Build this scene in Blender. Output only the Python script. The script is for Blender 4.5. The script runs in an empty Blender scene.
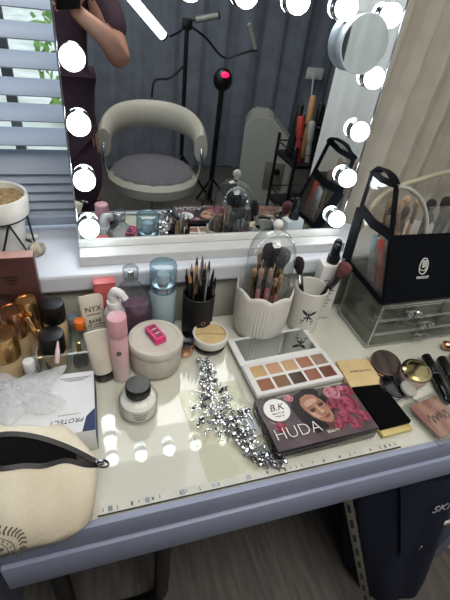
import bpy, bmesh, math, random
from mathutils import Vector, Matrix, Quaternion
random.seed(7)
PI = math.pi
C = bpy.context.scene.collection
SC = bpy.context.scene

# ------------------------------------------------------------------ colours and materials
def lin(c):
    f = lambda v: v / 12.92 if v <= .04045 else ((v + .055) / 1.055) ** 2.4
    return (f(c[0] / 255), f(c[1] / 255), f(c[2] / 255), 1.0)

def mat(name, col, rough=.5, metal=0.0, var=.12, scale=30.0, bump=0.0, bscale=None, coat=0.0, emis=None, estr=0.0,
        stretch=None, sub=0.0, spec=.5, col2=None):
    m = bpy.data.materials.new(name); m.use_nodes = True
    nt = m.node_tree; N = nt.nodes; L = nt.links
    b = N['Principled BSDF']
    tc = N.new('ShaderNodeTexCoord'); mp = N.new('ShaderNodeMapping'); L.new(tc.outputs['Object'], mp.inputs[0])
    if stretch: mp.inputs['Scale'].default_value = stretch
    nz = N.new('ShaderNodeTexNoise'); nz.inputs['Scale'].default_value = scale; nz.inputs['Detail'].default_value = 5
    L.new(mp.outputs[0], nz.inputs['Vector'])
    r = N.new('ShaderNodeValToRGB'); a = lin(col)
    if col2: lo, hi = lin(col), lin(col2)
    else:
        lo = tuple(v * (1 - var) for v in a[:3]) + (1,); hi = tuple(min(1, v * (1 + var)) for v in a[:3]) + (1,)
    r.color_ramp.elements[0].color = lo; r.color_ramp.elements[0].position = .3
    r.color_ramp.elements[1].color = hi; r.color_ramp.elements[1].position = .7
    L.new(nz.outputs['Fac'], r.inputs[0]); L.new(r.outputs[0], b.inputs['Base Color'])
    b.inputs['Roughness'].default_value = rough; b.inputs['Metallic'].default_value = metal
    b.inputs['Specular IOR Level'].default_value = spec
    b.inputs['Coat Weight'].default_value = coat
    if sub: b.inputs['Subsurface Weight'].default_value = sub; b.inputs['Subsurface Radius'].default_value = (.01, .006, .004)
    if bump:
        n2 = N.new('ShaderNodeTexNoise'); n2.inputs['Scale'].default_value = bscale or scale * 3; n2.inputs['Detail'].default_value = 6
        L.new(mp.outputs[0], n2.inputs['Vector'])
        bp = N.new('ShaderNodeBump'); bp.inputs['Strength'].default_value = bump; bp.inputs['Distance'].default_value = .002
        L.new(n2.outputs['Fac'], bp.inputs['Height']); L.new(bp.outputs[0], b.inputs['Normal'])
    if emis:
        b.inputs['Emission Color'].default_value = lin(emis); b.inputs['Emission Strength'].default_value = estr
    return m

def clear(name, tint=(245, 250, 250), edge=None, rough=.03, gloss=.06, body=0.0, bodycol=(255, 255, 255)):
    """thin clear plastic or glass: transparent with a reflecting coat, denser at grazing angles"""
    m = bpy.data.materials.new(name); m.use_nodes = True
    nt = m.node_tree; N = nt.nodes; L = nt.links
    N.remove(N['Principled BSDF'])
    out = N['Material Output']
    mixc = N.new('ShaderNodeMix'); mixc.data_type = 'RGBA'
    e = edge or tuple(int(v * .85) for v in tint)
    mixc.inputs[6].default_value = lin(tint); mixc.inputs[7].default_value = lin(e)
    lw2 = N.new('ShaderNodeLayerWeight'); lw2.inputs['Blend'].default_value = .5
    pw = N.new('ShaderNodeMath'); pw.operation = 'POWER'; pw.inputs[1].default_value = 2.5
    L.new(lw2.outputs['Facing'], pw.inputs[0]); L.new(pw.outputs[0], mixc.inputs[0])
    tr = N.new('ShaderNodeBsdfTransparent'); L.new(mixc.outputs[2], tr.inputs[0])
    gl = N.new('ShaderNodeBsdfGlossy'); gl.inputs['Roughness'].default_value = rough
    nz = N.new('ShaderNodeTexNoise'); nz.inputs['Scale'].default_value = 25
    tc = N.new('ShaderNodeTexCoord'); L.new(tc.outputs['Object'], nz.inputs['Vector'])
    mr = N.new('ShaderNodeMapRange'); mr.inputs['To Min'].default_value = rough * .7; mr.inputs['To Max'].default_value = rough * 1.4
    L.new(nz.outputs['Fac'], mr.inputs['Value']); L.new(mr.outputs[0], gl.inputs['Roughness'])
    last = tr
    if body:
        df = N.new('ShaderNodeBsdfDiffuse'); df.inputs[0].default_value = lin(bodycol)
        mx = N.new('ShaderNodeMixShader'); mx.inputs[0].default_value = body
        L.new(tr.outputs[0], mx.inputs[1]); L.new(df.outputs[0], mx.inputs[2]); last = mx
    p5 = N.new('ShaderNodeMath'); p5.operation = 'POWER'; p5.inputs[1].default_value = 4.5; L.new(lw2.outputs['Facing'], p5.inputs[0])
    fac = N.new('ShaderNodeMath'); fac.operation = 'MULTIPLY_ADD'; fac.use_clamp = True
    fac.inputs[1].default_value = .55; fac.inputs[2].default_value = gloss
    L.new(p5.outputs[0], fac.inputs[0])
    m2 = N.new('ShaderNodeMixShader'); L.new(fac.outputs[0], m2.inputs[0])
    L.new(last.outputs[0], m2.inputs[1]); L.new(gl.outputs[0], m2.inputs[2]); L.new(m2.outputs[0], out.inputs[0])
    return m

M = {}
def mm(k, *a, **kw): M[k] = mat(k, *a, **kw)
mm('white_lacquer', (212, 214, 222), .32, var=.03, coat=.2)
mm('table_top', (223, 222, 215), .35, var=.04, scale=9)
mm('shaded_fascia', (150, 157, 181), .4, var=.03)  # white table front, its bluish shade put into the colour
mm('sill', (218, 222, 230), .3, var=.03, scale=8)
mm('sill_panel', (190, 188, 178), .55, var=.05)
mm('wall', (150, 152, 158), .8, var=.05, scale=6, bump=.2)
mm('rear_wall', (88, 92, 104), .85, var=.08, scale=5)
mm('ceiling', (190, 190, 190), .9, var=.03)
mm('floor', (84, 80, 76), .5, scale=6, stretch=(14, 1.2, 1), col2=(112, 107, 101), bump=.1)
mm('blind', (152, 162, 178), .5, var=.04, scale=10)
mm('cord', (190, 195, 200), .7)
mm('pvc', (225, 228, 232), .35, var=.02)
mm('mirror_frame', (228, 230, 226), .3, var=.03)
mm('mirror_base', (205, 206, 206), .35, var=.03)
mm('chrome', (215, 218, 222), .12, 1.0, var=.03)
mm('dark_chrome', (110, 110, 115), .15, 1.0, var=.1)
mm('silver', (190, 192, 195), .25, 1.0, var=.05)
mm('grey_rim', (196, 202, 208), .35)
mm('bulb', (255, 255, 255), .3, emis=(240, 250, 255), estr=9.0)
mm('lamp_tube', (255, 255, 255), .3, emis=(235, 245, 255), estr=4.0)
mm('lamp_off', (150, 150, 140), .4)
mm('fill_glow', (255, 255, 255), .5, emis=(255, 246, 232), estr=2.0)  # glow of the added ceiling fill panel
mm('curtain', (168, 162, 150), .9, var=.08, scale=20, bump=.1)  # curtain beside the mirror, darkened in colour for the shade it hangs in
mm('lit_curtain', (244, 245, 242), .9, var=.03, scale=20, bump=.1)  # same curtain cloth, bulb-lit brightness put into a lighter colour
mm('grey_drape', (124, 130, 142), .95, var=.15, scale=10, bump=.2)
mm('white_ceramic', (226, 224, 216), .3, var=.03)
mm('white_plastic', (226, 226, 224), .35, var=.03)
mm('soil', (120, 96, 66), .95, scale=180, col2=(190, 160, 110), bump=1.0)
mm('black_wire', (22, 26, 30), .4)
mm('black', (9, 9, 10), .4, var=.2)
mm('black_gloss', (10, 10, 12), .12, var=.2)
mm('black_matte', (12, 13, 15), .6, var=.2)
mm('navy_cloth', (7, 19, 44), .85, var=.25, scale=90, bump=.4)
mm('bag_black', (6, 10, 16), .85, var=.2, scale=200, bump=.3, spec=.12)
mm('navy', (20, 34, 80), .5)
mm('gold', (214, 170, 116), .2, .95, var=.1)
mm('rose_gold', (204, 154, 120), .2, .95, var=.1)
mm('brass', (190, 176, 132), .16, 1.0, var=.08)
mm('pale_gold', (226, 206, 140), .35, .6, var=.08)
mm('gift_brown', (58, 32, 31), .4, scale=14, col2=(86, 50, 45), coat=.1)
mm('gift_pink', (196, 152, 142), .4)
mm('gift_dark', (40, 22, 22), .4)
mm('foundation', (196, 172, 132), .25, var=.05, coat=.5)
mm('beige_tube', (218, 210, 194), .4, var=.04)
mm('grey_print', (96, 94, 88), .5)
mm('black_print', (20, 20, 22), .5)
mm('pink', (214, 160, 168), .4, var=.05)
mm('pale_pink', (222, 196, 196), .4, var=.05)
mm('hot_pink', (232, 60, 130), .35, var=.08)
mm('dark_pink', (120, 20, 60), .4)
mm('red_box', (196, 96, 92), .45)
mm('orange', (230, 116, 40), .4)
mm('purple', (104, 58, 88), .15, var=.1, coat=.8)
mm('blue_liquid', (158, 178, 186), .25, var=.04, coat=.5)
mm('concrete', (186, 178, 168), .7, scale=60, col2=(202, 196, 186), bump=.1)
mm('concrete_lid', (196, 190, 178), .55, scale=24, col2=(212, 208, 198))
mm('tan_cream', (206, 178, 128), .5, scale=40, col2=(218, 194, 146))
mm('tan_dark', (176, 140, 92), .5)
mm('powder', (244, 243, 236), .6, var=.04)
mm('canvas', (232, 224, 204), .9, scale=14, col2=(218, 206, 180), bump=.5, bscale=260)
mm('lining', (14, 15, 18), .85)
mm('zip', (16, 16, 19), .5, var=.3, scale=400)
mm('box_white', (222, 222, 224), .45, var=.03)
mm('tissue', (232, 226, 222), .6)
mm('petal_light', (196, 136, 148), .5); mm('petal', (164, 78, 98), .5); mm('petal_mid', (140, 54, 76), .5); mm('petal_dark', (104, 36, 56), .5)
mm('print_dark', (62, 52, 56), .4, scale=30, col2=(104, 88, 94), coat=.3)
mm('print_skin', (166, 122, 102), .45, var=.05); mm('print_skin_light', (200, 160, 138), .45, var=.05)
mm('print_shadow', (92, 58, 48), .45); mm('print_lip', (132, 58, 62), .4); mm('print_hair', (24, 18, 20), .4)
mm('print_leaf', (86, 80, 70), .5)
mm('sticker', (238, 236, 232), .4, var=.02)
mm('skin', (176, 128, 108), .5, var=.06, sub=.1)
mm('maroon', (58, 36, 48), .9, var=.2, scale=40, bump=.3)
mm('trouser', (26, 27, 34), .9)
mm('hair', (40, 28, 24), .6, var=.3, scale=90, stretch=(1, 1, .1))
mm('lip', (150, 78, 76), .4)
mm('eye_white', (225, 222, 218), .2); mm('iris', (60, 40, 28), .2)
mm('chair_leather', (186, 181, 168), .45, var=.04, bump=.15)
mm('chair_seat', (104, 102, 107), .9, scale=120, var=.3, bump=.8)
mm('grey_plastic', (165, 165, 156), .5, var=.05)
mm('red_glow', (255, 20, 60), .4, emis=(255, 20, 70), estr=3.0)
mm('red_tool', (190, 60, 50), .4)
mm('handle_brown', (110, 84, 66), .4, var=.15); mm('wood_brush', (186, 140, 92), .45, scale=60, var=.15)
mm('bristle_dark', (36, 30, 32), .95, scale=300, var=.4, stretch=(1, 1, .08), bump=.6)
mm('bristle_grey', (84, 84, 90), .95, scale=300, var=.4, stretch=(1, 1, .08), bump=.6)
mm('bristle_tan', (172, 140, 112), .95, scale=300, var=.3, stretch=(1, 1, .08), bump=.6)
mm('bristle_red', (104, 60, 62), .95, scale=300, var=.35, stretch=(1, 1, .08), bump=.6)
mm('pink_handle', (208, 128, 140), .35)
mm('crystal', (188, 190, 194), .07, 1.0, var=.5, scale=260)
mm('cream_hose', (176, 168, 144), .6)
mm('marble_pink', (206, 184, 184), .35, scale=30, col2=(186, 160, 164))
mm('print_grey', (190, 192, 196), .5); mm('bronze_dark', (66, 50, 40), .4, .3); mm('velvet_black', (4, 4, 5), .9, spec=.1); mm('card', (226, 224, 216), .6); mm('strip_pale', (206, 205, 196), .4)
mm('steel', (128, 124, 114), .4, .4, var=.08)
mm('grass', (64, 120, 52), .9, scale=20, col2=(120, 160, 80))
mm('paving', (226, 228, 228), .9, scale=1.3, col2=(170, 182, 166))
mm('bush', (60, 112, 44), .9, scale=9, col2=(150, 186, 110))
mm('post', (30, 36, 42), .7)
mm('house', (205, 202, 198), .9, var=.05)
mm('pebble', (206, 196, 180), .7, scale=60, col2=(110, 96, 86))
M['mirror'] = mat('mirror', (232, 238, 240), .012, 1.0, var=.01)
M['small_mirror'] = mat('small_mirror', (205, 214, 214), .03, 1.0, var=.02)
M['glass_top'] = clear('glass_top', (255, 255, 253), (236, 244, 240), gloss=.045, rough=.02)
M['glass'] = clear('glass', (252, 254, 254), gloss=.04)
M['dome'] = clear('dome', (252, 253, 253), edge=(206, 212, 212), gloss=.10, rough=.03)
M['acrylic'] = clear('acrylic', (250, 251, 250), edge=(206, 210, 208), gloss=.05, rough=.05, body=.05, bodycol=(215, 215, 210))
M['smoky'] = clear('smoky', (249, 250, 248), edge=(206, 208, 206), gloss=.05, rough=.06, body=.06, bodycol=(190, 188, 180))
M['pvc_clear'] = clear('pvc_clear', (250, 248, 244), edge=(206, 202, 196), gloss=.05, rough=.10, body=.07, bodycol=(200, 196, 188))
M['frost'] = clear('frost', (246, 245, 242), gloss=.05, rough=.25, body=.6, bodycol=(232, 230, 226))
M['blue_clear'] = clear('blue_clear', (218, 236, 244), edge=(150, 180, 198), gloss=.07, rough=.08, body=.15, bodycol=(186, 206, 214))
M['grey_clear'] = clear('grey_clear', (232, 236, 238), edge=(160, 166, 170), gloss=.07, rough=.06, body=.05, bodycol=(190, 195, 198))
M['jar_clear'] = clear('jar_clear', (252, 253, 252), edge=(220, 225, 223), gloss=.06, rough=.04)
M['edge_white'] = clear('edge_white', (250, 252, 250), edge=(230, 232, 230), gloss=.25, rough=.1, body=.35, bodycol=(225, 228, 225))  # white put in for light caught on clear edges; knob plates share it
M['crystal_clear'] = clear('crystal_clear', (240, 242, 242), edge=(150, 152, 152), gloss=.35, rough=.05, body=.12, bodycol=(220, 220, 220))
M['film'] = clear('film', (250, 250, 250), edge=(232, 232, 232), gloss=.04, rough=.3, body=.45, bodycol=(226, 228, 230))
M['sheet'] = clear('sheet', (252, 252, 248), edge=(226, 226, 216), gloss=.02, rough=.1, body=.02, bodycol=(230, 228, 220))

def ramped(name, stops, axis='Z', span=(0, .1), rough=.4, coat=.2):
    m = bpy.data.materials.new(name); m.use_nodes = True
    nt = m.node_tree; N = nt.nodes; L = nt.links; b = N['Principled BSDF']
    tc = N.new('ShaderNodeTexCoord'); sx = N.new('ShaderNodeSeparateXYZ'); L.new(tc.outputs['Object'], sx.inputs[0])
    mr = N.new('ShaderNodeMapRange'); mr.inputs['From Min'].default_value = span[0]; mr.inputs['From Max'].default_value = span[1]
    L.new(sx.outputs[axis], mr.inputs['Value'])
    r = N.new('ShaderNodeValToRGB'); L.new(mr.outputs[0], r.inputs[0])
    r.color_ramp.elements[0].color = lin(stops[0][1]); r.color_ramp.elements[0].position = stops[0][0]
    r.color_ramp.elements[1].color = lin(stops[-1][1]); r.color_ramp.elements[1].position = stops[-1][0]
    for p, c in stops[1:-1]:
        e = r.color_ramp.elements.new(p); e.color = lin(c)
    L.new(r.outputs[0], b.inputs['Base Color']); b.inputs['Roughness'].default_value = rough; b.inputs['Coat Weight'].default_value = coat
    return m
M['pink_fade'] = ramped('pink_fade', [(0, (226, 208, 204)), (.45, (222, 182, 186)), (1, (214, 156, 166))], 'Z', (0, .14))

def wave_mat(name, c1, c2, scale, rough=.3):
    m = mat(name, c1, rough); nt = m.node_tree; N = nt.nodes; L = nt.links
    w = N.new('ShaderNodeTexWave'); w.inputs['Scale'].default_value = scale; w.inputs['Distortion'].default_value = 6; w.inputs['Detail'].default_value = 3
    tc = N.new('ShaderNodeTexCoord'); L.new(tc.outputs['Object'], w.inputs['Vector'])
    r = N.new('ShaderNodeValToRGB'); r.color_ramp.elements[0].color = lin(c1); r.color_ramp.elements[1].color = lin(c2)
    L.new(w.outputs['Fac'], r.inputs[0]); L.new(r.outputs[0], N['Principled BSDF'].inputs['Base Color'])
    return m
M['compact_brown'] = wave_mat('compact_brown', (40, 31, 25), (70, 55, 44), 12, .45)
M['blush_print'] = wave_mat('blush_print', (158, 104, 96), (188, 142, 120), 9, .45)

# ------------------------------------------------------------------ mesh helpers
def link(name, data, parent=None, loc=None, rot=None):
    o = bpy.data.objects.new(name, data); C.objects.link(o)
    if parent: o.parent = parent
    if loc is not None: o.location = loc
    if rot is not None: o.rotation_euler = rot
    return o
def obj(name, bm, m, parent=None, loc=None, rot=None, smooth=True, label=None, angle=40):
    me = bpy.data.meshes.new(name); bmesh.ops.recalc_face_normals(bm, faces=bm.faces); bm.to_mesh(me); bm.free()
    for x in (m if isinstance(m, (list, tuple)) else [m]): me.materials.append(M[x] if isinstance(x, str) else x)
    if smooth:
        me.shade_smooth(); me.set_sharp_from_angle(angle=math.radians(angle))
    o = link(name, me, parent, loc, rot)
    if label: o['label'] = label
    return o
def thing(name, label, cat, loc=(0, 0, 0), rot=(0, 0, 0), group=None):
    o = link(name, None, None, loc, rot); o.empty_display_size = .02
    o['label'] = label; o['category'] = cat
    if group: o['group'] = group
    return o
def tag(o, label, cat, group=None, kind=None):
    o['label'] = label; o['category'] = cat
    if group: o['group'] = group
    if kind: o['kind'] = kind
    return o
def struct(name, bm, m, parent=None, smooth=False):
    o = obj(name, bm, m, parent, smooth=smooth)
    if not parent: o['kind'] = 'structure'
    return o
def B(): return bmesh.new()
def box(bm, c, s, r=0.0, seg=2, rz=0.0, mi=0, rot=None):
    """box centred at c with size s, edges rounded by r"""
    t = bmesh.new(); bmesh.ops.create_cube(t, size=1)
    bmesh.ops.scale(t, vec=s, verts=t.verts)
    if r > 0: bmesh.ops.bevel(t, geom=list(t.edges), offset=min(r, .49 * min(s)), segments=seg, profile=.5, affect='EDGES')
    mx = Matrix.Translation(c) @ (rot.to_4x4() if rot is not None else Matrix.Rotation(rz, 4, 'Z'))
    bmesh.ops.transform(t, matrix=mx, verts=t.verts)
    return merge(bm, t, mi)
def merge(bm, t, mi=0, mx=None):
    vm = {}
    for v in t.verts: vm[v] = bm.verts.new(mx @ v.co if mx is not None else v.co)
    for f in t.faces:
        try:
            nf = bm.faces.new([vm[v] for v in f.verts]); nf.material_index = mi
        except ValueError: pass
    t.free(); return bm
def lathe(bm, prof, seg=40, c=(0, 0, 0), mi=0, rad=None, mx=None):
    """prof: list of (r, z) from bottom to top; rad(angle, r, z) may change the radius"""
    rings = []
    T = (lambda p: (mx @ Vector(p)) + Vector(c)) if mx is not None else (lambda p: Vector(p) + Vector(c))
    for r, z in prof:
        if r <= 1e-6: rings.append([bm.verts.new(T((0, 0, z)))])
        else:
            ring = []
            for i in range(seg):
                a = 2 * PI * i / seg; rr, zz = (r, z) if rad is None else rad(a, r, z)
                ring.append(bm.verts.new(T((rr * math.cos(a), rr * math.sin(a), zz))))
            rings.append(ring)
    for a, b in zip(rings, rings[1:]):
        for i in range(seg):
            j = (i + 1) % seg
            if len(a) == 1 and len(b) == 1: continue
            if len(a) == 1: f = (a[0], b[i], b[j])
            elif len(b) == 1: f = (a[i], a[j], b[0])
            else: f = (a[i], a[j], b[j], b[i])
            nf = bm.faces.new(f); nf.material_index = mi
    return bm
def rounded_cyl(r, z0, z1, e=.002):
    return [(0, z0), (r - e, z0), (r - e * .3, z0 + e * .3), (r, z0 + e), (r, z1 - e), (r - e * .3, z1 - e * .3), (r - e, z1), (0, z1)]
def cup_profile(r0, r1, h, t=.003, foot=.0):
    return [(0, 0), (r0 - .004, 0), (r0, .004)] + [(r0 + (r1 - r0) * k / 6, .004 + (h - .004) * k / 6) for k in range(1, 7)] + \
           [(r1 - t * .5, h + t * .4), (r1 - t, h)] + [(r1 - t + (r0 - r1) * k / 4, h - (h - .008) * k / 4) for k in range(1, 5)] + [(0, .008)]
def tube(bm, pts, r, seg=8, closed=False, mi=0):
    """sweep a circle of radius r (or a list of radii) along pts"""
    pts = [Vector(p) for p in pts]; n = len(pts)
    rs = r if isinstance(r, (list, tuple)) else [r] * n
    d0 = ((pts[1] - pts[0]) if not closed else (pts[1] - pts[-1])).normalized()
    up = Vector((0, 0, 1)) if abs(d0.z) < .9 else Vector((1, 0, 0))
    u = d0.cross(up).normalized(); rings = []
    for i, p in enumerate(pts):
        if closed: d = (pts[(i + 1) % n] - pts[i - 1]).normalized()
        else: d = (pts[min(i + 1, n - 1)] - pts[max(i - 1, 0)]).normalized()
        u = (u - d * u.dot(d)).normalized(); v = d.cross(u)
        rings.append([bm.verts.new(p + (u * math.cos(2 * PI * k / seg) + v * math.sin(2 * PI * k / seg)) * rs[i]) for k in range(seg)])
    pairs = list(zip(rings, rings[1:])) + ([(rings[-1], rings[0])] if closed else [])
    for a, b in pairs:
        for k in range(seg):
            f = bm.faces.new((a[k], a[(k + 1) % seg], b[(k + 1) % seg], b[k])); f.material_index = mi
    if not closed:
        for ring, p in ((rings[0], pts[0]), (rings[-1], pts[-1])):
            c = bm.verts.new(p)
            for k in range(seg): f = bm.faces.new((ring[k], ring[(k + 1) % seg], c)); f.material_index = mi
    return bm
def ball(bm, c, r, u=20, v=12, sc=(1, 1, 1), mi=0):
    t = bmesh.new(); bmesh.ops.create_uvsphere(t, u_segments=u, v_segments=v, radius=r)
    return merge(bm, t, mi, Matrix.Translation(c) @ Matrix.Diagonal((*sc, 1)))
def smooth_path(pts, n=8):
    pts = [Vector(p) for p in pts]; out = []
    for i in range(len(pts) - 1):
        p0 = pts[max(i - 1, 0)]; p1 = pts[i]; p2 = pts[i + 1]; p3 = pts[min(i + 2, len(pts) - 1)]
        for k in range(n):
            t = k / n
            out.append(.5 * ((2 * p1) + (p2 - p0) * t + (2 * p0 - 5 * p1 + 4 * p2 - p3) * t * t + (3 * p1 - p0 - 3 * p2 + p3) * t ** 3))
    out.append(pts[-1]); return out
def strip(bm, pts, w, t, nrm):
    """flat strap of width w and thickness t along pts; nrm is its face direction"""
    pts = [Vector(p) for p in pts]; rings = []; nrm = Vector(nrm).normalized()
    for i, p in enumerate(pts):
        d = (pts[min(i + 1, len(pts) - 1)] - pts[max(i - 1, 0)]).normalized()
        s = d.cross(nrm).normalized(); n = s.cross(d).normalized()
        rings.append([bm.verts.new(p + s * a * w / 2 + n * b * t / 2) for a, b in ((-1, -1), (1, -1), (1, 1), (-1, 1))])
    for a, b in zip(rings, rings[1:]):
        for k in range(4): bm.faces.new((a[k], a[(k + 1) % 4], b[(k + 1) % 4], b[k]))
    bm.faces.new(rings[0]); bm.faces.new(rings[-1])
    return bm
def poly(bm, pts, z=0, mi=0, h=0):
    """flat polygon from 2-D points at height z, thickness h below"""
    vs = [bm.verts.new((x, y, z)) for x, y in pts]; f = bm.faces.new(vs); f.material_index = mi
    if h:
        lo = [bm.verts.new((x, y, z - h)) for x, y in pts]
        for i in range(len(vs)):
            j = (i + 1) % len(vs); g = bm.faces.new((vs[i], vs[j], lo[j], lo[i])); g.material_index = mi
        g = bm.faces.new(lo); g.material_index = mi
    return bm
def ell(cx, cy, rx, ry, n=28, a0=0, a1=2 * PI, rot=0):
    o = []
    for i in range(n):
        a = a0 + (a1 - a0) * i / (n if abs(a1 - a0 - 2 * PI) < 1e-6 else n - 1)
        x, y = rx * math.cos(a), ry * math.sin(a)
        o.append((cx + x * math.cos(rot) - y * math.sin(rot), cy + x * math.sin(rot) + y * math.cos(rot)))
    return o
def quad(bm, a, b, c, d, mi=0):
    f = bm.faces.new([bm.verts.new(p) for p in (a, b, c, d)]); f.material_index = mi; return bm
def plate(bm, a, b, c, d, t=.001):
    """thin sheet with four corners"""
    a, b, c, d = map(Vector, (a, b, c, d)); n = (b - a).cross(d - a).normalized() * t
    v = [bm.verts.new(p) for p in (a, b, c, d, a + n, b + n, c + n, d + n)]
    for q in ((0, 1, 2, 3), (4, 5, 6, 7), (0, 1, 5, 4), (1, 2, 6, 5), (2, 3, 7, 6), (3, 0, 4, 7)): bm.faces.new([v[i] for i in q])
    return bm
def text(name, s, size, m, parent, loc, rot=(0, 0, 0), depth=.0003, align='CENTER', shear=0.0, label=None, sx=1.0, thin=0.0):
    cu = bpy.data.curves.new(name, 'FONT'); cu.body = s; cu.size = size; cu.align_x = align; cu.align_y = 'CENTER'; cu.extrude = depth; cu.shear = shear
    cu.resolution_u = 3; cu.offset = -thin
    o = bpy.data.objects.new(name, cu); C.objects.link(o)
    dg = bpy.context.evaluated_depsgraph_get(); me = bpy.data.meshes.new_from_object(o.evaluated_get(dg))
    bpy.data.objects.remove(o); bpy.data.curves.remove(cu)
    me.materials.clear(); me.materials.append(M[m])
    r = link(name, me, parent, loc, rot); r.scale = (sx, 1, 1)
    if label: r['label'] = label
    return r
def dup(root, loc, rot=None, label=None, group=None, quat=None):
    r = root.copy(); C.objects.link(r); r.location = loc
    if rot is not None: r.rotation_euler = rot
    if quat is not None: r.rotation_mode = 'QUATERNION'; r.rotation_quaternion = quat
    if label: r['label'] = label
    if group: r['group'] = group
    for ch in list(root.children):
        c = ch.copy(); C.objects.link(c); c.parent = r
        for g in list(ch.children):
            d = g.copy(); C.objects.link(d); d.parent = c
    return r
def aim(p, q):
    """quaternion that points local +Z from p to q"""
    return (Vector(q) - Vector(p)).normalized().to_track_quat('Z', 'Y')

# ------------------------------------------------------------------ camera
RX = Vector((0.95350223, -0.28164384, 0.10728583)); RD = Vector((-0.08858433, -0.60214951, -0.7934537)); RF = Vector((0.28807346, 0.74705603, -0.59910013))
CAM = Vector((0, 0, .60))
cd = bpy.data.cameras.new('camera'); cam = link('camera', cd)
cam.matrix_world = Matrix.Translation(CAM) @ Matrix((RX, -RD, -RF)).transposed().to_4x4()
cd.sensor_fit = 'VERTICAL'; cd.sensor_height = 36; cd.lens = 413 / 600 * 36; cd.clip_start = .005; cd.clip_end = 200
SC.camera = cam

# ------------------------------------------------------------------ setting
FZ = -.75
struct('floor', box(B(), (.4, -.65, FZ - .03), (4.2, 3.4, .06)), 'floor')
struct('ceiling', box(B(), (.4, -.65, 1.78), (4.2, 3.4, .06)), 'ceiling')
struct('wall_left', box(B(), (-1.63, -.65, .5), (.06, 3.4, 2.56)), 'wall')
struct('wall_right', box(B(), (2.43, -.65, .5), (.06, 3.4, 2.56)), 'wall')
struct('wall_rear', box(B(), (.4, -2.28, .5), (4.1, .06, 2.56)), 'rear_wall')
wb = B()
box(wb, (.4, .99, -.31), (4.1, .09, .88)); box(wb, (.4, .99, 1.60), (4.1, .09, .32))
box(wb, (-1.35, .99, .785), (.5, .09, 1.31)); box(wb, (1.7, .99, .785), (1.4, .09, 1.31))
struct('wall_window', wb, 'wall')
struct('baseboard_rear', box(B(), (.4, -2.24, FZ + .045), (4.0, .015, .09), .003), 'pvc')
sb = B(); box(sb, (-.1, .8215, .111), (2.06, .237, .040), .006)
struct('trim_1', sb, 'sill')
sp = B(); box(sp, (-.1, .83, -.330), (2.1, .21, .838), .002)
struct('trim_2', sp, 'sill_panel')
w = link('window_1', None, None, (0, .99, .14)); w['kind'] = 'structure'
fr = B()
for c, s in (((-.05, 0, .02), (2.1, .06, .05)), ((-.05, 0, 1.28), (2.1, .06, .05)), ((-1.08, 0, .65), (.05, .06, 1.3)), ((.98, 0, .65), (.05, .06, 1.3)), ((-.62, 0, .65), (.05, .05, 1.26))):
    box(fr, c, s, .004)
obj('window_frame', fr, 'pvc', w, smooth=False)
obj('pane', box(B(), (-.05, .01, .65), (2.02, .006, 1.22)), 'glass', w, smooth=False)

# the blind in front of the window
bl = thing('venetian_blind', 'grey horizontal slat blind hanging in the window left of the vanity mirror', 'blind', (-.35, .90, .145))
sl = B()
for k in range(28):
    z = .375 - .146 - .044 * 2 + .044 * k
    if z < .165: continue
    z += .0
    box(sl, (0, 0, z), (1.25, .05, .0022), .0, rot=Matrix.Rotation(math.radians(24), 3, 'X'))
obj('slat', sl, 'blind', bl, smooth=False)['kind'] = 'stuff'
lo = B()
for k in range(6): box(lo, (0, 0, .040 + k * .019), (1.25, .05, .0022), rot=Matrix.Rotation(math.radians(52), 3, 'X'))
obj('closed_slat', lo, 'blind', bl, smooth=False)
obj('bottom_rail', box(B(), (0, -.004, .014), (1.25, .04, .02), .004), 'blind', bl)
for x in (-.38, .12, .42):
    obj('ladder_cord', tube(B(), [(x, -.027, .02), (x, -.027, .7), (x, -.027, 1.3)], .0012, 6), 'cord', bl)

# garden behind the window
gb = B()
for i in range(20):
    for j in range(20):
        quad(gb, (-14 + i * 1.5, 1.1 + j * 1.5, -1.5), (-14 + (i + 1) * 1.5, 1.1 + j * 1.5, -1.5), (-14 + (i + 1) * 1.5, 1.1 + (j + 1) * 1.5, -1.5), (-14 + i * 1.5, 1.1 + (j + 1) * 1.5, -1.5))
bmesh.ops.remove_doubles(gb, verts=gb.verts, dist=.01)
gd = obj('ground', gb, 'paving', smooth=False); gd['kind'] = 'structure'
def bush(x, y, r, h, label, seed):
    rnd = random.Random(seed); b = B()
    for k in range(260):
        a = rnd.random() * 2 * PI; e = rnd.random() ** .5; zz = rnd.random()
        rr = r * math.sin(PI * (.15 + .8 * zz)) * e
        p = Vector((rr * math.cos(a), rr * math.sin(a), .1 + zz * h))
        q = Quaternion((rnd.random() - .5, rnd.random() - .5, rnd.random() - .5, rnd.random() - .5)).normalized()
        s = .05 + .05 * rnd.random()
        pts = [q @ Vector(v) * s + p for v in ((-.6, 0, 0), (0, -1.4, .1), (.6, 0, 0), (0, 1.4, .1))]
        b.faces.new([b.verts.new(v) for v in pts])
    t = thing('garden_bush', label, 'bush', (x, y, -1.5))
    obj('foliage', b, 'bush', t, smooth=False)
    obj('stem', tube(B(), [(0, 0, 0), (.03, 0, h * .4), (0, .02, h * .7)], [.03, .02, .01], 8), 'post', t)
bush(-1.55, 6.0, .55, 1.5, 'green garden bush seen low between the blind slats', 1)
bush(-.2, 7.6, .5, 2.3, 'green garden bush seen through the top gap of the blind beside the mirror', 2)
obj('fence_post', box(B(), (-.62, 4.6, -.2), (.09, .09, 2.6), .01), 'post')
tag(bpy.data.objects['fence_post'], 'dark fence post standing in the garden behind the blind', 'post')

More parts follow.
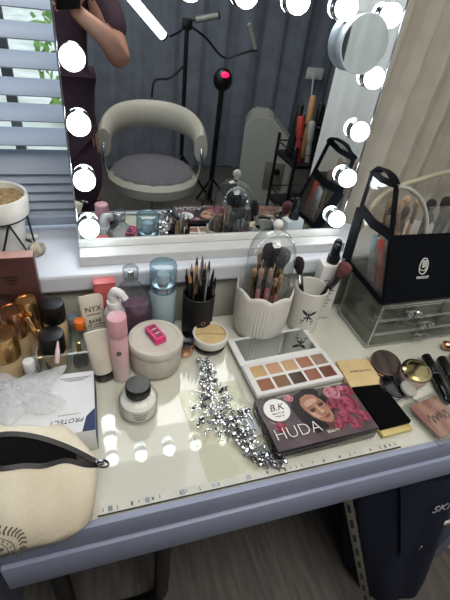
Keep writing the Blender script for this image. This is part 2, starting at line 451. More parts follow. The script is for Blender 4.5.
# curtains
def drape(path, zt, zb, amp, waves, nz=14, seed=1, skew=0.0):
    rnd = random.Random(seed); pts = smooth_path([(x, y, 0) for x, y in path], 40); n = len(pts); b = B(); grid = []
    L = [0]
    for i in range(1, n): L.append(L[-1] + (pts[i] - pts[i - 1]).length)
    ph = [rnd.random() * 6 for _ in range(4)]
    for i, p in enumerate(pts):
        d = (pts[min(i + 1, n - 1)] - pts[max(i - 1, 0)]).normalized(); nn = Vector((-d.y, d.x, 0)); row = []
        for k in range(nz + 1):
            t = k / nz; s = L[i] + skew * t
            off = amp * (math.sin(s * waves + ph[0]) + .5 * math.sin(s * waves * 2.3 + ph[1] + t) + .3 * math.sin(s * waves * .6 + ph[2]))
            z_b = zb(p) if callable(zb) else zb
            row.append(b.verts.new(p + nn * off * (.6 + .4 * t) + Vector((0, 0, zt + (z_b - zt) * t))))
        grid.append(row)
    for i in range(n - 1):
        for k in range(nz): b.faces.new((grid[i][k], grid[i + 1][k], grid[i + 1][k + 1], grid[i][k + 1]))
    return b
cu = obj('shaded_curtain', drape([(.578, .875), (.70, .855), (.88, .87), (1.0, .86)], 1.6, .135, .011, 90, 16, 3, .08), 'curtain', angle=80)
tag(cu, 'sheer curtain in folds right of the vanity mirror, its shade painted grey beige', 'curtain')
cu = obj('lit_curtain', drape([(.990, .66), (.990, .5), (.98, .2), (.985, -.13)], 1.6, -.74, .018, 55, 16, 5, .05), 'lit_curtain', angle=80)
tag(cu, 'same curtain along the right end of the table, painted lit white, seen in the mirror', 'curtain')
cu = obj('grey_drape', drape([(-1.3, -2.14), (0, -2.12), (1.2, -2.15), (2.3, -2.14)], 1.7, -.74, .03, 28, 6, 9), 'grey_drape', angle=80)
tag(cu, 'dark blue-grey drape covering the wall behind the salon chair', 'curtain')

# ceiling fill panel, an unseen source added to light the table softly
cl = thing('fill_panel', 'added square fill panel on the ceiling, out of view, softening the light', 'lamp', (.3, -.35, 1.75))
obj('panel_frame', box(B(), (0, 0, -.012), (1.3, 1.3, .024), .004), 'white_plastic', cl)
obj('diffuser', box(B(), (0, 0, -.026), (1.24, 1.24, .006), .001), 'fill_glow', cl)
def area(name, loc, tgt, sx, sy, e, col):
    l = bpy.data.lights.new(name, 'AREA'); l.shape = 'RECTANGLE'; l.size = sx; l.size_y = sy; l.energy = e; l.color = col
    o = link(name, l, None, loc); o.rotation_euler = (Vector(tgt) - Vector(loc)).to_track_quat('-Z', 'Y').to_euler(); return o
area('fill_light', (.3, -.35, 1.70), (.3, -.2, 0), 1.2, 1.2, 17, (1, .98, .95))  # soft fill lamp under the added panel
area('daylight', (-.5, 1.35, .95), (-.1, .2, 0), 1.1, 1.0, 10, (.84, .92, 1))
W = bpy.data.worlds.new('World'); SC.world = W; W.use_nodes = True
wn = W.node_tree.nodes; bg = wn['Background']
bg.inputs[0].default_value = (.86, .93, 1, 1); bg.inputs[1].default_value = 1.15

# ------------------------------------------------------------------ dressing table
dt = thing('dressing_table', 'white dressing table with one wide drawer and glass top', 'table', (.36, .3, FZ))
def D(x, y, z): return (x - .36, y - .3, z - FZ)
obj('table_top', box(B(), D(.315, .495, -.0265), (1.25, .404, .045), .0015, 1), 'table_top', dt)
obj('front_rail', box(B(), D(.315, .289, -.0245), (1.25, .010, .049), .002), 'shaded_fascia', dt)
obj('drawer_front', box(B(), D(.389, .288, -.086), (1.10, .018, .068), .003), 'shaded_fascia', dt)
obj('drawer_box', box(B(), D(.389, .48, -.083), (1.08, .36, .055), .003), 'white_lacquer', dt)
for x in (-.287, .918): obj('side_panel', box(B(), D(x, .495, -.3995), (.045, .40, .70), .003), 'shaded_fascia', dt)
obj('back_panel', box(B(), D(.365, .688, -.16), (1.07, .016, .22), .002), 'white_lacquer', dt)
gt = obj('glass_sheet', box(B(), (.315, .496, -.002), (1.248, .402, .0038)), 'glass_top', smooth=False); tag(gt, 'clear glass sheet covering the white dressing table top', 'glass sheet')
rt = thing('measuring_strip', 'thin pale strip with dark tick marks along the front edge of the table', 'strip', (.2225, .3035, 0))
obj('band', box(B(), (0, 0, .0003), (.50, .012, .0006)), 'strip_pale', rt, smooth=False)
obj('dark_edge', box(B(), (0, -.0070, .0004), (.505, .0020, .0009)), 'black_print', rt, smooth=False)
rnd = random.Random(3)
for k in range(50):
    if rnd.random() < .55: obj('tick_mark', box(B(), (-.245 + k * .01, .001 * rnd.uniform(-1, 1), .0007), (rnd.choice((.0012, .0012, .003)), rnd.choice((.004, .006)), .0004)), 'grey_print', rt, smooth=False)
for k in range(5): obj('silver_stud', box(B(), (-.235 + k * .052, 0, .0009), (.006, .007, .0006)), 'silver', rt, smooth=False)

# ------------------------------------------------------------------ vanity mirror with bulbs
vm = thing('vanity_mirror', 'large frameless vanity mirror with round bulbs standing on the windowsill', 'mirror', (.267, .765, .1315))
def V(x, y, z): return (x - .267, y - .765, z - .1315)
obj('stand_base', box(B(), V(.267, .7635, .1425), (.596, .066, .022), .002), 'mirror_base', vm)
obj('bottom_rail', box(B(), V(.267, .7705, .1625), (.596, .011, .016), .0015), 'mirror_frame', vm)
obj('back_board', box(B(), V(.267, .779, .398), (.590, .010, .484), .002), 'white_plastic', vm)
for x in (-.0293, .5633): obj('side_trim', box(B(), V(x, .7715, .40), (.0034, .011, .482), .0008), 'silver', vm)
obj('top_trim', box(B(), V(.267, .7715, .642), (.596, .011, .004), .0008), 'silver', vm)
obj('mirror_glass', box(B(), V(.267, .7705, .405), (.590, .005, .470)), 'mirror', vm, smooth=False)
sock = lathe(B(), [(0, 0), (.0180, 0), (.0186, .002), (.0198, .005), (.0200, .008), (.0192, .0085), (0, .0085)], 36)
blb = ball(B(), (0, 0, .013), .0190, 24, 16)
proto = None
bx0, bx1 = -.0090, .526
spots = [(bx0 + .001, .202 + .0965 * k) for k in range(5)] + [(bx1 + .013 - .003 * k, .203 + .0975 * k) for k in range(5)] + [(bx0 + (bx1 - bx0) * k / 6, .596) for k in range(1, 6)]
for (x, z) in spots:
    if proto is None:
        proto = obj('socket', sock, 'chrome', vm, V(x, .768, z), (PI / 2, 0, 0)); pb = obj('bulb', blb, 'bulb', proto)
    else:
        s = proto.copy(); C.objects.link(s); s.parent = vm; s.location = V(x, .768, z)
        b2 = pb.copy(); C.objects.link(b2); b2.parent = s
mg = thing('magnifying_mirror', 'small round magnifying mirror stuck to the top right of the large mirror', 'mirror', (.484, .768, .547), (PI / 2, 0, 0))
obj('rim', lathe(B(), [(0, 0), (.043, 0), (.0455, .004), (.0475, .021), (.047, .024), (.0448, .024), (.0448, .0225), (0, .022)], 48), 'grey_rim', mg)
obj('mirror_face', lathe(B(), [(0, .0228), (.0448, .0228), (.0448, .0235), (0, .0235)], 48), 'small_mirror', mg, smooth=False)

# ------------------------------------------------------------------ generic bits
def cyl(name, r, z0, z1, m, parent, e=.002, seg=36, label=None): return obj(name, lathe(B(), rounded_cyl(r, z0, z1, e), seg), m, parent, label=label)
_brush = {}
def brush(p, q, kind, label, group=None, rb=.010, lb=.03, hr=.0035):
    """make-up brush with the end of its handle at p and its bristle tip at q"""
    p, q = Vector(p), Vector(q); L = (q - p).length
    key = (kind, rb, lb, hr, round(L, 3))
    hm, fm, bmn = kind
    t = thing('makeup_brush', label, 'brush', p, group=group); t.rotation_mode = 'QUATERNION'; t.rotation_quaternion = aim(p, q)
    if key not in _brush:
        f0 = L - lb - .028; fr_ = max(hr * 1.15, rb * .55)
        h_ = lathe(B(), [(0, 0), (hr * .5, .001), (hr * .75, .01), (hr, f0 * .6), (hr * 1.2, f0 * .85), (fr_ * .9, f0), (0, f0)], 12)
        f_ = lathe(B(), [(0, f0), (fr_ * .92, f0), (fr_, f0 + .004), (fr_ * 1.02, f0 + .028), (0, f0 + .028)], 14)
        b_ = lathe(B(), [(0, f0 + .026), (fr_ * .9, f0 + .027), (rb * .92, f0 + .028 + lb * .4), (rb, f0 + .028 + lb * .62), (rb * .85, f0 + .028 + lb * .85), (rb * .4, L - .001), (0, L)], 18,
                   rad=lambda a, r, z: (r * (1 + .05 * math.sin(a * 9)), z))
        _brush[key] = [obj('handle', h_, hm, t).data, obj('ferrule', f_, fm, t).data, obj('bristles', b_, bmn, t).data]
    else:
        for n, d in zip(('handle', 'ferrule', 'bristles'), _brush[key]): link(n, d, t)
    return t
def pencil(p, q, body, tip, label, group, r=.0037, name='makeup_pencil', cat='pencil'):
    p, q = Vector(p), Vector(q); L = (q - p).length
    t = thing(name, label, cat, p, group=group); t.rotation_mode = 'QUATERNION'; t.rotation_quaternion = aim(p, q)
    obj('barrel', lathe(B(), rounded_cyl(r, 0, L - .018, .0006), 12), body, t)
    obj('tip', lathe(B(), [(0, L - .018), (r * .9, L - .018), (r * .35, L - .003), (0, L)], 12), tip, t)
    return t

# ------------------------------------------------------------------ windowsill items
pp = thing('potted_plant', 'white ceramic pot of dry soil held in a black wire stand on the windowsill', 'plant pot', (-.172, .800, .1315))
obj('pot', lathe(B(), [(0, .012), (.036, .012), (.039, .016), (.049, .082), (.050, .086), (.057, .088), (.059, .092), (.060, .124), (.058, .127), (.055, .125), (.053, .112), (0, .110)], 48), 'white_ceramic', pp)
def soil_r(a, r, z): return (r, z + .002 * math.sin(a * 5 + r * 300))
obj('soil', lathe(B(), [(0, .117), (.015, .1175), (.03, .1165), (.045, .116), (.0535, .1145), (.0535, .111), (0, .111)], 40, rad=soil_r), 'soil', pp)
ws = B(); tube(ws, [(.0535 * math.cos(a), .0535 * math.sin(a), .085) for a in [2 * PI * i / 40 for i in range(40)]], .0022, 8, True)
for k in range(4):
    a = k * PI / 2 + .5
    for s in (-.55, .55): tube(ws, [(.0535 * math.cos(a), .0535 * math.sin(a), .085), (.058 * math.cos(a + s), .058 * math.sin(a + s), .002)], .0020, 8)
tube(ws, [(.058 * math.cos(a), .058 * math.sin(a), .0022) for a in [2 * PI * i / 40 for i in range(40)]], .0020, 8, True)
obj('wire_stand', ws, 'black_wire', pp)
pb_ = B(); lathe(pb_, [(0, 0), (.012, 0), (.017, .008), (.015, .018), (.008, .023), (0, .024)], 24, rad=lambda a, r, z: (r * (1 + .12 * math.sin(3 * a)), z + .002 * math.sin(4 * a)))
tag(obj('patterned_shell', pb_, 'pebble', loc=(-.113, .79, .1312)), 'small mottled shell ornament on the windowsill beside the plant pot', 'ornament')
st_ = B(); lathe(st_, [(0, 0), (.009, .001), (.013, .005), (.009, .010), (0, .011)], 20, rad=lambda a, r, z: (r * (1 + .25 * math.cos(2 * a)), z))
tag(obj('white_stone', st_, 'white_ceramic', loc=(-.128, .855, .1312)), 'small smooth white stone behind the patterned shell on the windowsill', 'stone')

# ------------------------------------------------------------------ left group
gb_ = thing('gift_box', 'tall brown glossy cosmetics box standing upright in front of the windowsill', 'box', (-.160, .682, 0))
obj('box_shell', box(B(), (0, 0, .098), (.112, .024, .196), .002), 'gift_brown', gb_)
obj('box_edge', box(B(), (0, 0, .1963), (.110, .022, .0012)), 'gift_pink', gb_, smooth=False, label='pale pink top edge')
fc = B()
for cx in (-.030, .012):
    for k in range(3): fc.faces.new([fc.verts.new((x, -.0124, z)) for x, z in ell(cx + .001 * k, .158 - .007 * k, .014 - .003 * k, .0022, 14)])
fc.faces.new([fc.verts.new((x, -.0124, z)) for x, z in ell(-.008, .118, .017, .006, 18)])
obj('printed_face', fc, 'gift_dark', gb_, smooth=False)

def gold_jar(x, y, h, r, label, m='gold'):
    t = thing('gold_jar', label, 'cosmetics jar', (x, y, 0), group='gold topped jars by the brown box')
    obj('jar_body', lathe(B(), [(0, 0), (r * .9, 0), (r * .95, .003), (r * .95, h * .45), (r * .8, h * .5), (0, h * .5)], 32), 'foundation', t)
    obj('jar_cap', lathe(B(), [(0, h * .48), (r * .98, h * .48), (r, h * .5), (r, h * .96), (r * .96, h), (r * .86, h), (r * .84, h - .002), (0, h - .002)], 40, rad=lambda a, rr, z: (rr * (1 + .012 * math.sin(26 * a)), z)), m, t)
gold_jar(-.166, .592, .098, .025, 'gold capped jar nearest the crumpled clear film')
gold_jar(-.152, .642, .110, .021, 'rose gold capped jar between the front gold jar and the brown box', 'rose_gold')
gold_jar(-.127, .651, .122, .017, 'tall slim gold capped jar tight against the brown box', 'gold')
def gold_tube(p, q, label, m):
    p, q = Vector(p), Vector(q); L = (q - p).length
    t = thing('gold_tube', label, 'lipstick', p, group='gold tubes leaning by the brown box'); t.rotation_mode = 'QUATERNION'; t.rotation_quaternion = aim(p, q)
    obj('tube_base', lathe(B(), rounded_cyl(.0052, 0, L * .45, .001), 16), m, t)
    obj('tube_cap', lathe(B(), rounded_cyl(.0060, L * .45, L, .001), 16), 'gold', t)
gold_tube((-.092, .598, .008), (-.128, .628, .100), 'slim gold tube leaning left against the tall gold jar', 'rose_gold')
gold_tube((-.097, .578, .006), (-.111, .612, .082), 'shorter gold tube leaning in front of the slim gold tube', 'black_gloss')
wc = thing('nail_bottle', 'small bottle with round white cap between the gold jars and the clear tray', 'bottle', (-.126, .556, 0))
cyl('bottle_body', .0125, 0, .040, 'grey_clear', wc); cyl('cap', .0095, .040, .062, 'white_plastic', wc, .0015)

# clear tray and what stands in it
tr = thing('clear_tray', 'clear acrylic tray holding foundation bottles left of the pink tube', 'tray', (-.068, .627, 0))
tb = B(); X0, X1, Y0, Y1, H = -.048, .050, -.056, .056, .052
box(tb, (0, 0, .0015), (X1 - X0, Y1 - Y0, .003)); box(tb, (X0, 0, H / 2), (.003, Y1 - Y0, H)); box(tb, (X1, 0, H / 2), (.003, Y1 - Y0, H))
box(tb, (0, Y0, H / 2), (X1 - X0, .003, H)); box(tb, (0, Y1, H / 2), (X1 - X0, .003, H))
obj('tray_shell', tb, 'acrylic', tr, smooth=False)
rim_ = B()
for c, sz in (((0, Y0, H), (X1 - X0 + .003, .0034, .0016)), ((0, Y1, H), (X1 - X0 + .003, .0034, .0016)), ((X0, 0, H), (.0034, Y1 - Y0, .0016)), ((X1, 0, H), (.0034, Y1 - Y0, .0016)), ((X0, Y0, H / 2), (.0036, .0036, H)), ((X1, Y0, H / 2), (.0036, .0036, H)), ((X1, Y1, H / 2), (.0036, .0036, H))): box(rim_, c, sz)
obj('edge_glint', rim_, 'edge_white', tr, smooth=False)  # whitish strips painting the light caught along the tray edges
obj('divider', box(B(), (.006, -.004, .024), (.0025, .106, .040)), 'acrylic', tr, smooth=False)
def foundation(x, y, h, r, label, hb, m='foundation'):
    t = thing('foundation_bottle', label, 'foundation', (x, y, .0035))
    obj('bottle_body', lathe(B(), [(0, 0), (r * .96, 0), (r, .003), (r, hb - .006), (r * .8, hb), (0, hb)], 36), m, t)
    cyl('cap', r * 1.02, hb - .001, h, 'black', t, .003)
foundation(-.085, .652, .106, .0205, 'beige foundation bottle with black cap at the back of the clear tray', .066)
foundation(-.089, .599, .078, .0215, 'foundation bottle with wide black cap at the front of the clear tray', .038)
po = thing('nail_polish', 'small black and gold polish bottle in the front right of the clear tray', 'nail polish', (-.045, .592, .0035))
obj('bottle_body', lathe(B(), [(0, 0), (.013, 0), (.0145, .004), (.013, .020), (.006, .027), (0, .027)], 28), 'black_gloss', po)
obj('cap', lathe(B(), [(0, .026), (.0045, .026), (.004, .046), (.0032, .054), (0, .055)], 20), 'gold', po)
oc = thing('orange_cap_bottle', 'small clear bottle with bright orange cap in the clear tray', 'bottle', (-.042, .642, .0035))
cyl('bottle_body', .012, 0, .046, 'jar_clear', oc); cyl('cap', .0105, .046, .066, 'orange', oc)
sj = thing('swirl_jar', 'small clear jar with a pearly swirled lid behind the orange capped bottle', 'jar', (-.053, .664, .0035))
cyl('jar_body', .0115, 0, .046, 'jar_clear', sj); cyl('lid', .012, .046, .058, 'blue_clear', sj)
pencil((-.0805, .548, .056), (-.076, .573, .086), 'pale_pink', 'pale_pink', 'thin pink applicator stick leaning on the front foundation cap', None, .0042, 'applicator_stick', 'applicator')

# tubes and bottles behind
def flat_tube(name, label, loc, rot, w, h, m, capm, caph, foot_first=True):
    """soft squeeze tube standing on its cap: oval at the cap, flat crimp at the far end"""
    t = thing(name, label, 'tube', loc, rot)
    b = B(); n = 28; rings = []
    for k in range(9):
        f = k / 8; z = caph + (h - caph) * f; rx = w / 2 * (.92 + .08 * f); ry = (w * .32) * (1 - f) ** .8 + .0016
        rings.append([b.verts.new((rx * math.cos(2 * PI * i / n), ry * math.sin(2 * PI * i / n), z)) for i in range(n)])
    for a, c in zip(rings, rings[1:]):
        for i in range(n): b.faces.new((a[i], a[(i + 1) % n], c[(i + 1) % n], c[i]))
    b.faces.new(rings[0]); b.faces.new(rings[-1])
    obj('tube_body', b, m, t)
    b = B(); lathe(b, rounded_cyl(w * .46, 0, caph + .001, .002), 32, mx=Matrix.Diagonal((1, .72, 1)).to_3x3()); obj('cap', b, capm, t)
    return t
ft = flat_tube('cream_tube', 'white squeeze tube standing on its black cap in front of the tray', (-.004, .552, 0), (math.radians(-4), math.radians(-4), .15), .040, .112, 'beige_tube', 'black', .020)
text('label_text', 'SKIN', .006, 'grey_print', ft, (.006, -.0095, .058), (PI / 2 - .13, 0, 0))
bpy.data.objects.remove(bpy.data.objects['label_text'])
nx = flat_tube('primer_tube', 'pale beige squeeze tube lettered NYX standing behind the clear tray', (-.014, .655, 0), (math.radians(-8), 0, .22), .047, .108, 'beige_tube', 'black', .016)
text('label_text', 'NYX', .015, 'black_print', nx, (0, -.0084, .080), (math.radians(90 - 11), 0, 0))
text('label_text', 'BARE', .0105, 'black_print', nx, (0, -.0124, .055), (math.radians(90 - 9), 0, 0))
lt = B()
for z, w_ in ((.069, .026), (.047, .03), (.042, .022)): box(lt, (0, -.0095 - (.07 - z) * .135, z), (w_, .0010, .0012))
obj('fine_print', lt, 'grey_print', nx, smooth=False)
pk = thing('pink_mist_tube', 'tall slim pink cylinder tube beside the white squeeze tube', 'tube', (.026, .549, 0), (0, math.radians(-1), 0))
obj('tube_body', lathe(B(), rounded_cyl(.0158, 0, .105, .0015), 32), 'pink_fade', pk); obj('cap', lathe(B(), rounded_cyl(.0164, .1055, .147, .0025), 32), 'pink', pk)
bd = B(); bd.faces.new([bd.verts.new((x, -.0166, z)) for x, z in ell(-.002, .075, .0045, .0055, 16)]); obj('emblem', bd, 'grey_print', pk, smooth=False)
pu = thing('pump_bottle', 'frosted white bottle with curved white flip nozzle behind the pink tube', 'bottle', (.024, .622, 0))
obj('bottle_body', lathe(B(), [(0, 0), (.018, 0), (.020, .003), (.020, .092), (.018, .102), (.013, .108), (0, .108)], 36), 'frost', pu)
cyl('collar', .0135, .107, .124, 'white_plastic', pu)
nb = tube(B(), smooth_path([(0, 0, .122), (-.001, 0, .136), (.004, -.003, .146), (.014, -.010, .143), (.020, -.015, .135)], 6), [.010] * 7 + [.009] * 6 + [.008] * 6 + [.0065] * 6, 12)
obj('nozzle', nb, 'white_plastic', pu)
rb = thing('red_carton', 'small red carton standing behind the pump bottle against the windowsill', 'box', (.010, .6835, 0), (0, 0, .05))
obj('carton', box(B(), (0, 0, .062), (.040, .022, .124), .0012), 'red_box', rb); obj('lid_flap', box(B(), (0, 0, .126), (.041, .023, .004), .001), 'red_box', rb)
pu2 = thing('perfume_bottle', 'clear shouldered bottle of dark purple liquid with a round clear cap', 'bottle', (.058, .650, 0), (0, 0, -.1))
def squash(k): return Matrix.Diagonal((1, k, 1)).to_3x3()
obj('liquid', lathe(B(), [(0, .004), (.036, .004), (.037, .007), (.036, .080), (.033, .096), (0, .096)], 40, mx=squash(.55)), 'purple', pu2)
obj('bottle_glass', lathe(B(), [(0, 0), (.038, 0), (.0395, .004), (.0385, .088), (.034, .112), (.022, .135), (.013, .146), (.012, .152), (0, .152)], 40, mx=squash(.56)), 'grey_clear', pu2)
cyl('cap', .0145, .151, .176, 'grey_clear', pu2, .003); cyl('sprayer', .006, .150, .168, 'silver', pu2, .001)
bs = thing('blue_spray_bottle', 'pale blue clear cylinder spray bottle left of the black brush cup', 'bottle', (.121, .662, 0))
cyl('bottle_body', .0262, 0, .112, 'blue_liquid', bs); cyl('sprayer_collar', .023, .112, .128, 'silver', bs); cyl('sprayer', .012, .128, .150, 'white_plastic', bs)
obj('cap', lathe(B(), rounded_cyl(.0262, .1125, .172, .003), 36), 'blue_clear', bs)
text('label_text', 'mist', .009, 'sticker', bs, (-.004, -.0266, .080), (PI / 2, 0, 0))
bpy.data.objects.remove(bpy.data.objects['label_text.002'] if 'label_text.002' in bpy.data.objects else bs.children[-1])

# black cup of pencils
bc = thing('brush_cup', 'matte black round cup full of thin brushes and pencils', 'cup', (.196, .660, 0))
obj('cup_body', lathe(B(), cup_profile(.0325, .0335, .096, .003), 48), 'black_matte', bc)
em = B(); lathe(em, [(.0035, 0), (.0046, 0), (.0046, .0006), (.0035, .0006)], 20, mx=Matrix.Rotation(PI / 2, 3, 'X')); obj('emblem', em, 'silver', bc, (.004, -.0334, .040))
spec = [(-.016, .006, .158, 'black', 'bristle_tan'), (-.006, .012, .168, 'wood_brush', 'bristle_dark'), (.002, .004, .176, 'silver', 'silver'), (-.02, -.004, .138, 'black', 'wood_brush'), (.010, -.006, .160, 'grey_plastic', 'silver'),
        (-.010, -.012, .148, 'dark_chrome', 'black'), (.016, .008, .160, 'black', 'black'), (.022, -.002, .146, 'black', 'bristle_dark'), (.004, -.016, .152, 'black', 'dark_chrome'), (.024, -.012, .134, 'dark_chrome', 'black'), (-.024, .010, .144, 'black_gloss', 'silver'), (.012, .018, .150, 'black', 'wood_brush')]
lab = ['pencil with pale tan tip rising at the left of the black cup', 'wooden handled pencil behind the tan tipped one in the black cup', 'tallest silver pencil in the middle of the black cup', 'short black pencil with wooden tip at the left rim of the black cup',
       'grey pencil with silver tip just right of the tallest one in the black cup', 'dark metal pencil at the front of the black cup', 'plain black pencil rising right of the silver pencils in the black cup', 'black pencil with dark brush tip near the right rim of the cup',
       'black pencil with dark metal tip standing front centre in the black cup', 'shortest dark metal pencil at the right front rim of the black cup', 'glossy black pencil with silver tip at the back left of the black cup', 'black pencil with wooden tip at the back of the black cup']
for (x, y, z, a, b), l in zip(spec, lab):
    pencil((.196 + x * .75, .660 + y * .75, .009), (.196 + x * 1.15, .660 + y * 1.1, z + .008), a, b, l, 'pencils in the black cup', .0034 if z > .14 else .0042)

# tub with lid, clip on top
tu = thing('stone_tub', 'round pale stone effect tub with flat lid behind the powder jar', 'tub', (.093, .572, 0))
obj('tub_body', lathe(B(), [(0, 0), (.044, 0), (.048, .004), (.0495, .02), (.0495, .050), (.048, .052), (0, .052)], 56), 'concrete', tu)
obj('lid', lathe(B(), [(0, .0515), (.0505, .0515), (.0515, .054), (.0515, .066), (.0495, .069), (.042, .0698), (.041, .0685), (0, .0685)], 56), 'concrete_lid', tu)
hc = thing('pink_case', 'small hot pink rectangular case lying on the round tub lid', 'case', (.092, .570, .0697), (0, 0, math.radians(-68)))
obj('case_body', box(B(), (0, 0, .0075), (.044, .022, .015), .003), 'hot_pink', hc)
pd = B()
for cx in (-.012, 0, .012): box(pd, (cx, 0, .0153), (.008, .014, .001), .0003)
box(pd, (0, -.0112, .007), (.03, .0006, .005)); obj('window_print', pd, 'dark_pink', hc, smooth=False)
pl = B()
for cx in (-.006, .006): box(pl, (cx, .0, .0158), (.0025, .008, .0006))
obj('pale_mark', pl, 'pale_pink', hc, smooth=False)

gj = thing('bronze_jar', 'tiny bronze glass jar with black lid beside the round tub', 'jar', (.1555, .592, 0))
obj('jar_body', lathe(B(), [(0, 0), (.016, 0), (.018, .003), (.018, .022), (.0155, .026), (0, .026)], 32), 'rose_gold', gj); cyl('lid', .0172, .0255, .042, 'black_gloss', gj)
cj = thing('concealer_jar', 'open white rimmed jar of beige concealer stacked on a black base', 'jar', (.211, .605, 0))
obj('base', lathe(B(), rounded_cyl(.0345, 0, .013, .002), 44), 'black_gloss', cj)
obj('jar_wall', lathe(B(), [(0, .0128), (.035, .0128), (.037, .016), (.037, .030), (.036, .032), (.033, .032), (.0325, .0255), (0, .0255)], 48), 'white_ceramic', cj)
obj('concealer', lathe(B(), [(0, .0285), (.02, .028), (.0322, .0275), (.0322, .0258), (0, .0258)], 40, rad=lambda a, r, z: (r, z + .0006 * math.sin(3 * a))), 'tan_cream', cj)
cr = B(); tube(cr, [(-.03, .004, .0288), (0, .001, .0292), (.03, -.006, .0288)], .0012, 6); obj('pan_divider', cr, 'tan_dark', cj)

pj = thing('powder_jar', 'clear jar of loose white powder with black screw lid on the bare table', 'jar', (.047, .466, 0))
obj('powder', lathe(B(), [(0, .004), (.0295, .004), (.030, .007), (.030, .030), (.024, .035), (0, .036)], 40), 'powder', pj)
obj('jar_glass', lathe(B(), [(0, 0), (.031, 0), (.033, .003), (.033, .034), (.030, .041), (.020, .046), (.0185, .050), (0, .050)], 44), 'jar_clear', pj)
obj('lid', lathe(B(), [(0, .0475), (.0205, .0475), (.021, .049), (.021, .064), (.0195, .0665), (0, .067)], 44, rad=lambda a, r, z: (r * (1 + .012 * math.sin(30 * a)), z)), 'black', pj)
for i, (s, z, sz) in enumerate((('NATURAL', .027, .0055), ('LOOSE POWDER', .020, .0036), ('SETTING', .0145, .0036))):
    pass
lb = B()
for z, w_ in ((.027, .024), (.0225, .017), (.0185, .021), (.0145, .014)):
    n = 9
    for k in range(n):
        a = -PI / 2 + (k / (n - 1) - .5) * w_ / .033
        box(lb, (.0333 * math.cos(a), .0333 * math.sin(a), z), (.0018, .0003, .0014), rz=a + PI / 2)
obj('fine_print', lb, 'grey_print', pj, smooth=False)

# ------------------------------------------------------------------ ribbed pot, dome and brushes
PX, PY = .333, .640
rp = thing('ribbed_pot', 'white ribbed ceramic pot with scalloped rim holding a glass dome of brushes', 'pot', (PX, PY, 0))
def scallop(a, r, z):
    rib = 1 + .010 * math.sin(52 * a) if (r > .05 and z < .100) else 1
    zz = z + (.0085 * abs(math.sin(4 * a + .5)) if z > .1 else .0)
    return (r * rib, zz)
obj('pot_body', lathe(B(), [(0, 0), (.048, 0), (.054, .004), (.0575, .02), (.0592, .055), (.060, .090), (.0605, .1005), (.0600, .110), (.0575, .112), (.0562, .108), (.055, .08), (.053, .02), (0, .012)], 208, rad=scallop), 'white_ceramic', rp, angle=75)
gd_ = thing('glass_dome', 'clear glass dome with round white knob over the brushes in the ribbed pot', 'dome', (PX, PY, .0125))
obj('dome_glass', lathe(B(), [(.0475, 0), (.0480, .14)] + [(.048 * math.cos(a), .175 + .058 * math.sin(a)) for a in [PI / 2 * k / 14 for k in range(14)]] + [(0, .233)], 56), 'dome', gd_)
obj('knob', ball(lathe(B(), [(0, .2325), (.006, .2325), (.005, .237), (0, .237)], 20), (0, 0, .2445), .0098, 24, 16), 'white_ceramic', gd_)
bt = [(-.022, -.012, .16, ('pink_handle', 'silver', 'bristle_tan'), .006, .022), (-.006, -.022, .165, ('pink_handle', 'silver', 'bristle_tan'), .005, .018), (-.030, .004, .150, ('handle_brown', 'brass', 'bristle_tan'), .006, .02),
      (.000, .004, .205, ('black', 'dark_chrome', 'bristle_dark'), .019, .045), (.022, -.004, .198, ('black', 'brass', 'bristle_grey'), .017, .042), (.010, -.022, .140, ('handle_brown', 'brass', 'bristle_tan'), .005, .018),
      (.028, .010, .165, ('pink_handle', 'silver', 'bristle_dark'), .007, .025), (-.016, .018, .178, ('black', 'brass', 'bristle_tan'), .007, .024), (.012, .022, .170, ('handle_brown', 'silver', 'bristle_dark'), .007, .026), (.018, -.024, .150, ('pink_handle', 'brass', 'bristle_tan'), .005, .02), (-.012, -.002, .172, ('handle_brown', 'brass', 'bristle_dark'), .006, .022)]
bl_ = ['pink handled brush with tan bristles at the left inside the glass dome', 'pink handled thin brush standing at the front of the glass dome', 'wooden brush at the far left inside the glass dome', 'large fluffy black powder brush at the top of the glass dome', 'large grey fluffy brush right of the black powder brush inside the dome',
       'short wooden thin brush front right of centre in the glass dome', 'pink handled dark brush at the right edge inside the glass dome', 'black handled tan brush at the back left inside the glass dome', 'wooden dark brush at the back of the glass dome behind the grey brush', 'pink handled short brush at the front right inside the dome', 'wooden brush with dark tip left of the black powder brush in the dome']
for (x, y, z, k, rb_, lb_), l in zip(bt, bl_):
    brush((PX + x * .8, PY + y * .8, .0142), (PX + x * 1.0, PY + y * .95, z + .008), k, l, 'brushes under the glass dome', rb_, lb_, .004)

# mug with two brushes
mu = thing('white_mug', 'white tapered cup with a black moth print holding two brushes', 'cup', (.437, .628, 0))
obj('cup_body', lathe(B(), cup_profile(.031, .0365, .112, .0028), 56), 'white_ceramic', mu)
def mug_wrap(u, z):
    r = .031 + (.0365 - .031) * (z / .112) + .0007; a = -PI / 2 - .32 + u / r
    return Vector((r * math.cos(a), r * math.sin(a), z))
pr = B()
def wrap_poly(pts): pr.faces.new([pr.verts.new(mug_wrap(u, z)) for u, z in pts])
for s in (-1, 1):
    wrap_poly([(s * .001, .060), (s * .006, .066), (s * .013, .070), (s * .017, .069), (s * .012, .062), (s * .004, .056)])
    wrap_poly([(s * .001, .055), (s * .005, .053), (s * .010, .047), (s * .007, .045), (s * .002, .050)])
    wrap_poly([(s * .006, .041), (s * .014, .043), (s * .015, .040), (s * .007, .038)])
wrap_poly([(-.0016, .064), (.0016, .064), (.0018, .050), (0, .036), (-.0018, .050)])
for s in (-1, 1): wrap_poly([(s * .0005, .064), (s * .004, .073), (s * .0047, .0725), (s * .0012, .064)])
wrap_poly([(-.014, .034), (.014, .034), (.012, .031), (-.012, .031)])
obj('moth_print', pr, 'black_print', mu, smooth=False)
